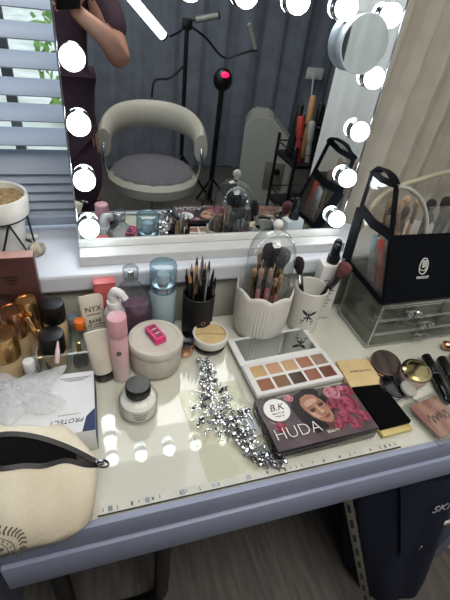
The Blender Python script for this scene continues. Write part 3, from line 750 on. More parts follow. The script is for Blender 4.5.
brush((.446, .634, .0095), (.388, .632, .186), ('black_gloss', 'silver', 'bristle_dark'), 'black fluffy brush leaning left out of the white cup', 'brushes in the white cup', .0115, .042, .0045)
brush((.421, .618, .0095), (.502, .618, .172), ('black_gloss', 'dark_chrome', 'bristle_red'), 'brush with reddish brown bristles leaning right out of the white cup', 'brushes in the white cup', .0155, .034, .0050)

sv = thing('white_spray_bottle', 'white square shouldered spray bottle with black pump behind the white cup', 'bottle', (.494, .662, 0), (0, 0, -.15))
obj('bottle_body', box(B(), (0, 0, .074), (.052, .034, .148), .006), 'white_plastic', sv)
cyl('collar', .0135, .147, .166, 'black', sv); nz_ = B(); lathe(nz_, [(0, .165), (.0105, .165), (.0095, .180), (.0085, .198), (.006, .203), (0, .203)], 24); box(nz_, (-.004, -.008, .193), (.009, .020, .011), .002)
obj('pump_head', nz_, 'black', sv)
fp = B()
for k in range(9): box(fp, (0, -.0174, .11 - k * .009), (.03 - .008 * (k % 3), .0004, .0022))
obj('fine_print', fp, 'grey_print', sv, smooth=False)

# ------------------------------------------------------------------ acrylic drawers
OX0, OX1, OY0, OY1, OH = .553, .868, .534, .660, .117
og = thing('drawer_organizer', 'clear acrylic chest of small drawers under the black make-up bag', 'organizer', ((OX0 + OX1) / 2, (OY0 + OY1) / 2, 0))
W_, DP = OX1 - OX0, OY1 - OY0
ob = B(); t_ = .004
for c, s in (((0, 0, t_ / 2), (W_, DP, t_)), ((0, 0, OH - t_ / 2), (W_, DP, t_)), ((-W_ / 2 + t_ / 2, 0, OH / 2), (t_, DP, OH)), ((W_ / 2 - t_ / 2, 0, OH / 2), (t_, DP, OH)), ((0, DP / 2 - t_ / 2, OH / 2), (W_, t_, OH)), ((0, 0, .040), (W_, DP, .003)), ((0, 0, .078), (W_, DP, .003)), ((0, 0, .097), (.003, DP, .036))):
    box(ob, c, s, .0008, 1)
obj('shell', ob, 'smoky', og, smooth=False)
ee = B()
for z in (.004, .040, .078, OH - .002): box(ee, (0, -DP / 2 - .0006, z), (W_, .0012, .0026))
for x in (-W_ / 2 + .002, W_ / 2 - .002): box(ee, (x, -DP / 2 - .0006, OH / 2), (.0036, .0012, OH))
box(ee, (-W_ / 2 - .0004, 0, .003), (.0012, DP, .005)); box(ee, (-W_ / 2 - .0004, DP / 2 - .002, OH / 2), (.0012, .003, OH))
obj('edge_glint', ee, 'edge_white', og, smooth=False)  # pale strips stand for light that the acrylic edges catch
def drawer(x0, x1, z0, z1, knobs):
    b = B(); y0, y1 = -DP / 2 - .002, DP / 2 - .008; cx = (x0 + x1) / 2
    box(b, (cx, y0 + .002, (z0 + z1) / 2), (x1 - x0, .004, z1 - z0), .001, 1); box(b, (cx, (y0 + y1) / 2, z0 + .002), (x1 - x0 - .006, y1 - y0, .002))
    for x in (x0 + .004, x1 - .004): box(b, (x, (y0 + y1) / 2, z0 + (z1 - z0) * .35), (.002, y1 - y0, (z1 - z0) * .6))
    box(b, (cx, y0 - .0004, z1 - .0012), (x1 - x0, .0010, .0020), mi=1)  # painted glint along the top of the drawer front
    d = obj('drawer', b, ['smoky', 'edge_white'], og, smooth=False)
    for kx in knobs:
        for s in (-.011, .011):
            k = lathe(B(), [(0, 0), (.004, 0), (.0035, .004), (.0068, .009), (.0062, .014), (0, .0165)], 12, c=(kx + s, y0, (z0 + z1) / 2), mx=Matrix.Rotation(PI / 2, 3, 'X'))
            obj('knob', k, 'crystal_clear', d, smooth=False)
        obj('knob_plate', box(B(), (kx, y0 - .002, (z0 + z1) / 2), (.030, .002, .005), .0008), 'edge_white', d)
hw = W_ / 2 - .006
drawer(-hw, -.003, .080, .112, (-hw * .52,)); drawer(.003, hw, .080, .112, (hw * .48,))
drawer(-hw, hw, .042, .076, (-.028,)); drawer(-hw, hw, .005, .038, (-.024,))
inside = [(-.115, -.02, .0455, .010, 'powder', 'pale round pan inside the middle acrylic drawer at its left end'), (-.04, .015, .0455, .017, 'grey_plastic', 'grey round compact inside the middle acrylic drawer near the knob'), (.06, .0, .0455, .018, 'black', 'black round compact inside the middle acrylic drawer right of the knob'),
          (-.1, .01, .0085, .015, 'tan_cream', 'tan round pan inside the bottom acrylic drawer at its left end'), (-.005, -.01, .0085, .019, 'grey_plastic', 'grey round compact inside the bottom acrylic drawer behind the knob'), (-.11, .0, .0835, .016, 'black', 'black round compact inside the top left acrylic drawer'), (-.03, .02, .0835, .014, 'foundation', 'beige round pan inside the top left acrylic drawer near the divider'), (.10, .005, .0835, .017, 'marble_pink', 'pink round compact inside the top right acrylic drawer')]
for x, y, z, r, m, l in inside:
    t = thing('compact', l, 'compact', ((OX0 + OX1) / 2 + x, (OY0 + OY1) / 2 + y, z), group='round pans inside the acrylic drawers')
    cyl('case', r, 0, .010, m, t); cyl('lid', r * .9, .010, .012, 'silver', t, .0008)

# ------------------------------------------------------------------ black and clear make-up bag
BZ = .1175
mb = thing('makeup_bag', 'black and clear zipped make-up bag with handle standing on the acrylic drawers', 'bag', (.70, .62, BZ))
def Q(x, y, z): return Vector((x - .70, y - .62, z - BZ))
A0, A1 = Q(.556, .540, BZ + .001), Q(.880, .540, BZ + .001); F0, F1 = Q(.562, .596, .246), Q(.880, .596, .246)
K0, K1 = Q(.550, .690, BZ + .016), Q(.880, .690, BZ + .016); R0, R1 = Q(.570, .722, .246), Q(.880, .735, .246)
obj('front_panel', plate(B(), A0, A1, F1, F0, -.004), 'bag_black', mb, smooth=False)
obj('bottom_panel', plate(B(), A0, K0, K1, A1, .003), 'bag_black', mb, smooth=False)
obj('back_panel', plate(B(), K0, K1, R1, R0, .003), 'pvc_clear', mb, smooth=False)
obj('end_window', plate(B(), A0, F0, R0, K0, .001), 'pvc_clear', mb, smooth=False)
obj('far_end_panel', plate(B(), A1, K1, R1, F1, .002), 'bag_black', mb, smooth=False)
TL, TR = Q(.574, .728, .326), Q(.562, .632, .335)
obj('upper_window', plate(B(), F0, TR, TL, R0, .001), 'pvc_clear', mb, smooth=False)
ar = [Q(.562 + .088 * math.sin(a), .600 + .028 * math.cos(a), .244 + .090 * math.cos(a)) for a in [PI / 2 * k / 12 for k in range(13)]]
pk_ = B(); c0 = pk_.verts.new(F0); av = [pk_.verts.new(p) for p in ar]
for a, b in zip(av, av[1:]): pk_.faces.new((c0, a, b))
obj('front_pocket', pk_, 'pvc_clear', mb, smooth=False)
obj('pocket_piping', tube(B(), ar, .0045, 8), 'grey_plastic', mb)
nx_ = Vector((-1, 0, .1))
sb_ = B(); strip(sb_, [TR, (TR + TL) / 2 + Vector((-.004, 0, -.003)), TL], .012, .004, nx_); obj('top_bar', sb_, 'bag_black', mb, smooth=False)
sb_ = B(); strip(sb_, [R0, R0.lerp(F0, .5) + Vector((-.004, 0, -.006)), F0], .020, .004, nx_); obj('middle_strap', sb_, 'bag_black', mb, smooth=False)
sb_ = B(); strip(sb_, [F0, TR], .011, .004, nx_); obj('upright_strap', sb_, 'bag_black', mb, smooth=False)
sb_ = B(); strip(sb_, [R0, TL], .010, .004, nx_); obj('rear_strap', sb_, 'bag_black', mb, smooth=False)
sb_ = B(); strip(sb_, [A0, F0], .010, .004, nx_); obj('front_edging', sb_, 'bag_black', mb, smooth=False)
sb_ = B(); strip(sb_, [K0, R0], .030, .004, nx_); obj('rear_edging', sb_, 'bag_black', mb, smooth=False)
sb_ = B(); strip(sb_, [A0, K0], .012, .005, nx_); obj('lower_edging', sb_, 'bag_black', mb, smooth=False)
hd = B(); strip(hd, smooth_path([TR, TR + Vector((-.002, .020, .012)), (TR + TL) / 2 + Vector((0, .012, .015)), TL + Vector((0, -.012, .006)), TL + Vector((0, 0, 0))], 5), .017, .004, (0, -.6, .8)); obj('handle', hd, 'bag_black', mb)
# logo on the front panel: an open almond outline with a striped fill, and lettering
fu = (A1 - A0).normalized(); fv = (F0 - A0); fv = (fv - fu * fv.dot(fu)).normalized(); fn = fu.cross(fv).normalized()
lg = B(); lc = Q(.648, .540, BZ) + fv * .072 + fn * .0012
lc = lc - fn * (lc - A0).dot(fn) + fn * .0015
tube(lg, [lc + fu * (.0105 * math.cos(a) + .0022 * math.sin(a)) + fv * (.018 * math.sin(a)) * (1.0 if math.sin(a) > 0 else .85) for a in [2 * PI * i / 30 for i in range(30)]], .0010, 6, True)
for k in range(7):
    zz = .012 - .0022 * k; tube(lg, [lc + fu * (-.006 + .0022) + fv * zz, lc + fu * .008 + fv * (zz + .001)], .0007, 5)
tube(lg, smooth_path([lc - fu * .009 - fv * .004, lc - fv * .008, lc + fu * .009 - fv * .003], 5), .0009, 5)
obj('logo', lg, 'sticker', mb)
rotm = Matrix((fu, fv, fn)).transposed().to_euler()
text('logo_lettering', 'MAKEUP', .0082, 'sticker', mb, lc - fv * .0225, rotm, .0003)
# contents
def slab(name, loc, s, rot, m, label, cat, m2):
    t = thing(name, label, cat, loc, rot); obj('cover', box(B(), (0, 0, s[2] / 2), s, .002), m, t); obj('pages', box(B(), (.0005, 0, s[2] / 2), (s[0] * .8, s[1] * 1.01, s[2] * .97), .001), m2, t); return t
slab('red_palette', (.574, .582, BZ + .006), (.010, .018, .108), (math.radians(-20), math.radians(-3), .1), 'red_tool', 'slim coral red case standing inside the bag behind its clear end', 'palette', 'pale_pink')
slab('teal_palette', (.573, .618, BZ + .006), (.009, .020, .100), (math.radians(-14), math.radians(-3), .1), 'blue_liquid', 'slim pale teal case standing inside the clear end of the bag', 'palette', 'white_plastic')
kk = [('wood_brush', 'silver', 'bristle_tan'), ('black', 'gold', 'bristle_tan'), ('wood_brush', 'gold', 'bristle_dark'), ('black', 'silver', 'bristle_tan')]
for k in range(9):
    x = .588 + .0125 * (k % 5) + (.006 if k > 4 else 0); y = .628 + .028 * (k // 5) + .004 * (k % 2)
    brush((x, y, BZ + .008), (x - .004 + .003 * (k % 3), y + .012, .268 + .006 * ((k * 5) % 7)), kk[k % 4], 'brush with tan or dark bristles standing behind the clear pocket of the black bag', 'brushes behind the clear pocket of the bag', .008 if k % 3 else .0095, .026, .0036)
for k in range(8):
    x = .690 + .021 * k; y = .640 + .03 * (k % 2)
    brush((x, y, BZ + .008), (x + .004 * (k % 3), y + .01, .268 + .005 * ((k * 3) % 5)), ('black', 'dark_chrome', 'bristle_dark'), 'dark brush standing in the right part of the black bag', 'dark brushes in the right part of the bag', .011, .035, .004)
obj('right_window', plate(B(), F1 + (F0 - F1) * .72, F1, Q(.88, .625, .292), Q(.655, .625, .292), .001), 'smoky', mb, smooth=False)
hs = obj('cream_hose', tube(B(), smooth_path([(.625, .785, .1385), (.64, .787, .17), (.665, .79, .235), (.72, .80, .262), (.77, .80, .277), (.85, .80, .298), (.93, .79, .300)], 8), .0065, 10), 'cream_hose')
tag(hs, 'thin cream hose crossing the curtain behind the black bag', 'hose')

# ------------------------------------------------------------------ palettes and compacts on the right
pa = thing('eyeshadow_palette', 'open white eyeshadow palette with ten warm brown pans and a mirror lid', 'palette', (.347, .524, .004), (0, 0, math.radians(3.5)))
obj('tray', box(B(), (0, -.040, .007), (.190, .078, .014), .004), 'white_plastic', pa)
obj('lid', box(B(), (0, .041, .0055), (.190, .080, .009), .004), 'white_plastic', pa)
obj('lid_mirror', box(B(), (0, .041, .0102), (.164, .060, .0010)), 'small_mirror', pa, smooth=False)
obj('hinge', tube(B(), [(-.085, 0, .010), (.085, 0, .010)], .003, 10), 'white_plastic', pa)
obj('underside', box(B(), (0, -.0405, -.0018), (.180, .068, .0036), .001), 'black', pa)
cols = [(198, 164, 116), (196, 150, 120), (204, 168, 128), (166, 112, 88), (150, 124, 104), (150, 98, 74), (132, 98, 72), (78, 56, 48), (152, 100, 84), (112, 66, 52)]
nam = ['gold tan', 'peach', 'light gold', 'terracotta', 'marbled taupe', 'rust brown', 'olive brown', 'dark brown', 'rose brown', 'deep red brown']
for k in range(10):
    m_ = 'pan%d' % k; mm(m_, cols[k], .45, .25 if k in (0, 2) else 0, var=.08, scale=200, bump=.2)
    cx = -.0685 + .0342 * (k % 5); cy = -.0235 if k < 5 else -.0575
    obj('pan', box(B(), (cx, cy, .0138), (.0292, .0275, .0016), .002), m_, pa, label=nam[k] + ' pan')
tag(pa, pa['label'], 'palette')

hb = thing('face_powder_palette', 'dark floral boxed palette lettered HUDA with a printed woman and round sticker', 'palette', (.341, .3735, 0), (0, 0, math.radians(1.5)))
HW, HD, HH = .193, .105, .028
obj('box_body', box(B(), (0, 0, HH / 2), (HW, HD, HH), .0015), 'black_gloss', hb)
obj('cover_print', box(B(), (0, 0, HH + .0002), (HW - .002, HD - .002, .0006)), 'print_dark', hb, smooth=False)
ZT = HH + .0008
po_ = B()
fx, fy = .008, .010     # centre of the printed face, which tilts left
R_ = math.radians(24)
def fp_(u, v):
    u *= 1.12; v *= 1.12
    return (fx + u * math.cos(R_) - v * math.sin(R_), fy + u * math.sin(R_) + v * math.cos(R_))
poly(po_, [fp_(*p) for p in [(-.036, -.030), (-.040, 0), (-.034, .026), (-.016, .040), (.010, .040), (.028, .030), (.030, .006), (.022, -.016), (.0, -.036)]], ZT, 0)                                   # hair
poly(po_, [fp_(*p) for p in [(-.010, -.020), (.012, -.024), (.016, -.046), (-.014, -.046)]], ZT + .0001, 3)                                                                    # neck
poly(po_, [fp_(*p) for p in [(-.0195, .012), (-.0185, -.006), (-.013, -.020), (-.004, -.0295), (.003, -.0305), (.011, -.024), (.0175, -.010), (.019, .006), (.016, .022), (.006, .030), (-.008, .030), (-.017, .022)]], ZT + .0002, 1)  # face
poly(po_, [fp_(*p) for p in [(-.016, .004), (-.010, -.004), (-.0075, -.014), (-.013, -.014), (-.0165, -.006)]], ZT + .0003, 2)                                             # cheek light
poly(po_, [fp_(*p) for p in [(.004, .020), (.013, .016), (.012, .008), (.005, .010), (-.004, .010), (-.012, .012), (-.012, .018), (-.004, .021)]], ZT + .0003, 2)             # forehead light
poly(po_, [fp_(*p) for p in [(.0005, .008), (.003, .006), (.0035, -.006), (.006, -.010), (.002, -.0125), (-.002, -.010), (.000, -.004)]], ZT + .0004, 2)                       # nose
poly(po_, [fp_(*p) for p in [(-.002, -.0105), (.002, -.0125), (.0065, -.0102), (.003, -.0138), (-.001, -.0132)]], ZT + .0005, 3)
for s, cx in ((-1, -.0085), (1, .0105)):
    poly(po_, [fp_(*p) for p in ell(cx, .0030, .0058, .0028, 16)], ZT + .0004, 3)
    poly(po_, [fp_(*p) for p in ell(cx, .0012, .0056, .0022, 16, PI, 2 * PI)], ZT + .0006, 0)
    poly(po_, [fp_(*p) for p in [(cx - .0055, .0078), (cx, .0096), (cx + .0055, .0080), (cx + .005, .0074), (cx, .0086), (cx - .005, .0070)]], ZT + .0006, 0)
poly(po_, [fp_(*p) for p in [(-.005, -.0185), (-.001, -.0165), (.002, -.0172), (.005, -.0162), (.009, -.0182), (.005, -.0212), (.001, -.0220), (-.002, -.0210)]], ZT + .0005, 4)
obj('printed_portrait', po_, ['print_hair', 'print_skin', 'print_skin_light', 'print_shadow', 'print_lip'], hb, smooth=False)
def rose(x, y, r, seed, light=False):
    rn = random.Random(seed); b = B()
    for ring, (n, rr) in enumerate(((7, 1.0), (6, .74), (5, .5), (3, .28))):
        for k in range(n):
            a = 2 * PI * k / n + rn.random() * .5 + ring * .4; d = r * rr * .55
            poly(b, ell(x + d * math.cos(a), y + d * math.sin(a), r * rr * (.62 + .1 * rn.random()), r * rr * .42, 16, rot=a + PI / 2), ZT + .00008 * (1 + ring * 8 + k), (0, 1, 0, 2, 0, 1, 2)[(ring * 3 + k) % 7])
    obj('printed_rose', b, ['petal_light', 'petal', 'petal_light'] if light else ['petal', 'petal_dark', 'petal_mid'], hb, smooth=False)
for i, (x, y, r, lt_) in enumerate(((.068, .004, .022, 0), (.046, -.018, .014, 0), (.052, .036, .016, 1), (.040, .012, .012, 0), (.083, -.024, .012, 0), (.060, -.034, .012, 0), (-.034, .042, .009, 1), (-.072, -.012, .011, 0), (.083, .034, .013, 0), (.030, -.030, .010, 0), (.074, .042, .008, 1))): rose(x, y, r, i, lt_)
for x, y, a in ((.075, -.034, .4), (.064, -.040, 2), (.030, .042, 1), (.090, .008, 1.3), (-.045, .045, .3), (-.09, .045, .8), (.046, .044, 2.2)): obj('printed_leaf', poly(B(), ell(x, y, .010, .003, 12, rot=a), ZT + .00005), 'print_leaf', hb, smooth=False)
stk = B(); poly(stk, ell(-.066, .022, .0235, .0235, 40), ZT + .0022, 0, .0004); obj('round_sticker', stk, 'sticker', hb, smooth=False)
text('sticker_lettering', 'B.K', .019, 'black_print', hb, (-.066, .0265, ZT + .0024), depth=.0002, shear=.35)
text('sticker_subtitle', 'BEAUTY KIT', .0042, 'black_print', hb, (-.066, .0145, ZT + .0024), depth=.0002); text('sticker_subtitle', 'MAKE UP', .0042, 'black_print', hb, (-.066, .0085, ZT + .0024), depth=.0002)
text('brand_lettering', 'HUDA', .032, 'sticker', hb, (-.048, -.026, ZT + .0026), depth=.0002, sx=.95, thin=.0007)
text('brand_subtitle', 'BEAUTY', .0065, 'sticker', hb, (.012, -.040, ZT + .0026), depth=.0002)

# sheet, headpiece, packet
sh = obj('clear_sheet', box(B(), (0, 0, .0012), (.118, .182, .0024), .0008), 'sheet', loc=(.186, .403, 0), rot=(0, 0, math.radians(3.5))); tag(sh, 'clear rectangular plastic plate lying under the crystal headpiece', 'plate')
hp = thing('crystal_headpiece', 'sparkling silver crystal hair vine lying on the clear plate', 'headpiece', (.19, .43, .003))
path = smooth_path([(.189, .553), (.186, .525), (.183, .490), (.172, .452), (.168, .425), (.190, .412), (.203, .388), (.214, .362), (.218, .338), (.234, .320), (.256, .310)], 8) if False else smooth_path([(.189, .553, 0), (.186, .525, 0), (.184, .490, 0), (.178, .455, 0), (.176, .428, 0), (.190, .410, 0), (.203, .388, 0), (.214, .362, 0), (.218, .338, 0), (.234, .320, 0), (.252, .311, 0)], 8)
wv = B(); tube(wv, [(p.x - .19, p.y - .43, .003) for p in path], .0009, 6)
rn = random.Random(5); gems = []
wid = lambda t: .014 + .046 * math.exp(-((t - .40) / .14) ** 2) + .006 * math.exp(-((t - .75) / .15) ** 2)
tries = 0
while len(gems) < 100 and tries < 6000:
    tries += 1
    t = rn.random(); p = path[int(t * (len(path) - 1))]; a = rn.random() * 2 * PI; d = wid(t) * math.sqrt(rn.random())
    q = Vector((p.x - .19 + d * math.cos(a), p.y - .43 + d * math.sin(a) * .8, 0)); r = rn.choice((.0030, .0038, .0046, .0056))
    if q.x < -.066 or any((q - g[0]).length < (r + g[1]) * .62 for g in gems): continue
    gems.append((q, r, p))
for q, r, p in gems:
    if rn.random() < .7: tube(wv, [(p.x - .19, p.y - .43, .003), (q.x, q.y, .005)], .0006, 5)
obj('wire', wv, 'silver', hp)
def gem(kind):
    b = B(); n = 8
    lathe(b, [(0, -.45), (.5, -.25), (.98, .05), (1.0, .12), (.72, .42), (.45, .52), (0, .52)], n, mx=Matrix.Diagonal((1, .55 if kind == 'leaf' else .98, 1)).to_3x3()); return b
gm = [obj('crystal', gem('round'), 'crystal', hp, smooth=False), obj('crystal', gem('leaf'), 'crystal', hp, smooth=False)]
for i, (q, r, p) in enumerate(gems):
    g = gm[i % 2] if i < 2 else gm[rn.random() < .6].copy()
    if i >= 2: C.objects.link(g); g.parent = hp
    g.location = (q.x, q.y, .004 + rn.random() * .006); k = r * (1.45 if g.data == gm[1].data else 1.0); g.scale = (k, k, k * .9)
    g.rotation_euler = (rn.uniform(-.5, .5), rn.uniform(-.5, .5), rn.random() * PI)
ex = B(); n_ = 0
while n_ < 380:
    t = rn.random(); p = path[int(t * (len(path) - 1))]; a = rn.random() * 2 * PI; d = wid(t) * math.sqrt(rn.random()) * 1.05
    q = (p.x - .19 + d * math.cos(a), p.y - .43 + d * math.sin(a) * .8, .003 + rn.random() * .004)
    if q[0] < -.066: continue
    r = rn.choice((.0016, .0021, .0027)); lathe(ex, [(0, -.45 * r), (.98 * r, .05 * r), (.7 * r, .45 * r), (0, .5 * r)], 6, c=q); n_ += 1
o = obj('crystal_chips', ex, 'crystal', hp, smooth=False); o['kind'] = 'stuff'
pkx = thing('lash_packet', 'small clear packet of silver tweezers between the headpiece and floral box', 'packet', (.2295, .398, 0.003), (0, 0, math.radians(8)))
obj('sleeve', box(B(), (0, 0, .002), (.020, .062, .004), .001), 'film', pkx)
tw = B(); tube(tw, [(-.004, -.026, .0045), (-.006, .0, .0052), (-.001, .026, .0045)], [.0008, .0016, .0018], 6); tube(tw, [(.002, -.026, .0045), (.005, .0, .0052), (.001, .026, .0045)], [.0008, .0016, .0018], 6)
obj('tweezers', tw, 'silver', pkx)

# gold box, compacts
gx = thing('gold_compact_box', 'square pale gold box lettered BOBBI BROWN beside the open palette', 'box', (.484, .457, 0), (0, 0, math.radians(-4)))
obj('box_body', box(B(), (0, 0, .0085), (.072, .070, .017), .0012), 'tan_cream', gx)
text('lettering', 'BOBBI BROWN', .0068, 'black_print', gx, (.004, .002, .0172), depth=.0001)
lidc = thing('round_clear_lid', 'pale round scalloped disc between the gold box and floral palette', 'disc', (.452, .420, 0.0005), (math.radians(10), 0, 0))
obj('disc', lathe(B(), [(0, .012), (.024, .012), (.026, .0145), (.024, .017), (0, .0175)], 40, rad=lambda a, r, z: (r * (1 + .03 * math.sin(12 * a)), z)), 'marble_pink', lidc)
bpy.data.objects.remove(lidc.children[0]); bpy.data.objects.remove(lidc)
bk = thing('black_case', 'flat black case with gold front edge right of the floral palette', 'case', (.483, .3735, 0), (0, 0, math.radians(2)))
obj('case_lid', box(B(), (0, .006, .0115), (.066, .098, .009), .0015), 'velvet_black', bk); obj('case_base', box(B(), (0, -.0, .0036), (.064, .108, .007), .001), 'pale_gold', bk, label='pale gold base showing at the front')
def tilted(name, label, cat, loc, rot, r, h, m, rimm, facem):
    t = thing(name, label, cat, loc, rot)
    obj('case', lathe(B(), rounded_cyl(r, 0, h, .003), 44), m, t); obj('rim', lathe(B(), [(r - .001, h * .35), (r + .0008, h * .38), (r + .0008, h * .62), (r - .001, h * .65)], 44), rimm, t)
    obj('lid_face', lathe(B(), [(0, h - .0004), (r * .9, h - .0004), (r * .88, h + .0010), (r * .4, h + .0022), (0, h + .0025)], 44), facem, t); return t
tilted('bronze_compact', 'round brown marbled compact with rose gold rim tilted beside the gold box', 'compact', (.553, .468, .0105), (math.radians(12), math.radians(-6), 0), .0315, .014, 'bronze_dark', 'rose_gold', 'compact_brown')
tilted('silver_compact', 'round dark silver compact lying in front of the bronze compact', 'compact', (.533, .412, .006), (math.radians(6), math.radians(8), .2), .0275, .011, 'dark_chrome', 'silver', 'dark_chrome')
ds = obj('grey_disc', lathe(B(), rounded_cyl(.017, 0, .007, .002), 32), 'grey_plastic', loc=(.557, .397, .0155), rot=(math.radians(14), math.radians(10), 0)); tag(ds, 'small matte grey disc resting on the dark silver compact', 'disc')
rj = thing('cream_jar', 'small pink marbled jar with domed brass lid beside the black tubes', 'jar', (.590, .425, 0), (math.radians(5), math.radians(-4), 0))
obj('jar_body', lathe(B(), [(0, .001), (.017, .001), (.022, .004), (.0275, .020), (.0285, .030), (.026, .034), (0, .034)], 44), 'marble_pink', rj)
obj('lid', lathe(B(), [(0, .0335), (.0285, .0335), (.0295, .036), (.0285, .040), (.022, .0425), (.021, .0415), (.012, .0435), (0, .0445)], 44), 'brass', rj)
ca = obj('white_card', box(B(), (0, 0, .0006), (.034, .040, .0011), .0003), 'card', loc=(.588, .380, 0), rot=(0, 0, .3)); tag(ca, 'small white card lying between the pink jar and the blush palette', 'card')
bp_ = thing('blush_palette', 'clear case holding a pink and tan pressed blush at the front right corner', 'palette', (.581, .332, 0), (0, 0, math.radians(10)))
obj('case_base', box(B(), (0, 0, .004), (.088, .092, .008), .002), 'acrylic', bp_); obj('blush', box(B(), (0, .002, .0085), (.072, .074, .003), .001), 'blush_print', bp_)
bw = B()
for pts in ([(-.026, -.004), (-.018, .010), (-.016, -.010), (-.010, .006), (-.006, -.008)], [(-.006, -.006), (0, .006), (.004, -.006), (.008, .010), (.010, -.010)], [(.012, -.004), (.018, .006), (.024, .002), (.020, -.008), (.014, -.006), (.026, .008)]):
    tube(bw, smooth_path([(x, y, .0103) for x, y in pts], 5), .0011, 5)
obj('script_emboss', bw, 'print_shadow', bp_)
obj('case_lid', box(B(), (0, 0, .0135), (.088, .092, .004), .0018), 'jar_clear', bp_)
for p, q, r, m, l in (((.664, .474, .0115), (.628, .356, .010), .0098, 'black_gloss', 'black glossy tube nearest the pink marbled jar'), ((.696, .462, .011), (.662, .352, .0100), .0096, 'black', 'matte black tube in the middle of the black tubes'), ((.735, .468, .0115), (.704, .360, .0105), .0098, 'black_gloss', 'black glossy tube at the right end of the row of black tubes')):
    p, q = Vector(p), Vector(q); L = (q - p).length
    t = thing('mascara_tube', l, 'mascara', p, group='black tubes at the right edge of the table'); t.rotation_mode = 'QUATERNION'; t.rotation_quaternion = aim(p, q)
    obj('barrel', lathe(B(), rounded_cyl(r, L * .45, L, .002), 24), m, t); obj('cap', lathe(B(), rounded_cyl(r * 1.04, 0, L * .445, .0015), 24), m, t); obj('ring', lathe(B(), rounded_cyl(r * .97, L * .44, L * .455, .0003), 24), 'silver', t)
t = thing('bronze_tube', 'bronze capped tube lying behind the row of black tubes', 'tube', (.735, .500, .0105)); t.rotation_mode = 'QUATERNION'; t.rotation_quaternion = aim((.735, .5, 0), (.80, .47, 0))
cyl('cap', .010, 0, .03, 'rose_gold', t); cyl('barrel', .0095, .03, .085, 'black_gloss', t)
t = thing('clear_gloss_tube', 'clear grey gloss tube lying beside the blush palette', 'tube', (.640, .402, .0082)); t.rotation_mode = 'QUATERNION'; t.rotation_quaternion = aim((.628, .408, 0), (.640, .330, 0)); t.location = (.640, .402 + .0, .0082)
cyl('barrel', .0078, 0, .045, 'grey_clear', t); cyl('cap', .0080, .045, .075, 'silver', t)

# ------------------------------------------------------------------ box of gloves, film, canvas pouch
gl = thing('glove_box', 'white and navy cardboard box lettered PROTECT under the canvas pouch flap', 'box', (-.092, .4655, 0), (0, 0, math.radians(-1)))
obj('carton', box(B(), (0, 0, .025), (.138, .122, .050), .001), 'box_white', gl)
obj('side_band', box(B(), (.0693, 0, .022), (.0012, .121, .044)), 'navy', gl, smooth=False)
obj('corner_flash', poly(B(), [(.069, -.061), (.069, -.020), (.056, -.034), (.050, -.061)], .0505, 0, .0006), 'navy', gl, smooth=False)
text('brand_lettering', 'PROTECT', .0115, 'navy', gl, (.028, -.038, .0503), (0, 0, PI), .0002, shear=.25)
text('brand_subtitle', 'examination gloves', .004, 'grey_print', gl, (.030, -.0265, .0503), (0, 0, PI), .0001)
pt = B()
for k in range(3): box(pt, (.040, .049 - .0032 * k, .0502), (.05 - .012 * k, .0010, .0004))
obj('fine_print', pt, 'grey_print', gl, smooth=False)
def crumple(nx, ny, sx, sy, h, seed):
    rn = random.Random(seed); b = B(); g = []
    ph = [(rn.uniform(8, 70), rn.uniform(8, 70), rn.random() * 6, rn.random()) for _ in range(12)]
    for i in range(nx + 1):
        row = []
        for j in range(ny + 1):
            u, v = i / nx - .5, j / ny - .5; e = max(0, 1 - (2 * u) ** 2) * max(0, 1 - (2 * v) ** 2)
            z = sum(abs(math.sin(a * u * .6 + c * v * .6 + p)) * w for a, c, p, w in ph) / 6
            ang = math.atan2(v, u); k = 1 + .16 * math.sin(5 * ang + seed) + .08 * math.sin(11 * ang)
            row.append(b.verts.new((u * sx * k, v * sy * k, .002 + h * (e ** .6) * (.35 + .65 * z) + .004 * z)))
        g.append(row)
    for i in range(nx):
        for j in range(ny): b.faces.new((g[i][j], g[i + 1][j], g[i + 1][j + 1], g[i][j + 1]))
    return b
fi = obj('crumpled_film', crumple(46, 40, .124, .092, .017, 4), 'film', loc=(-.142, .488, .0502), angle=25); tag(fi, 'crumpled translucent plastic film heaped on the white glove box', 'plastic film')

cp = thing('canvas_pouch', 'cream canvas make-up pouch with open black zip at the front left corner', 'pouch', (-.13, .33, 0))
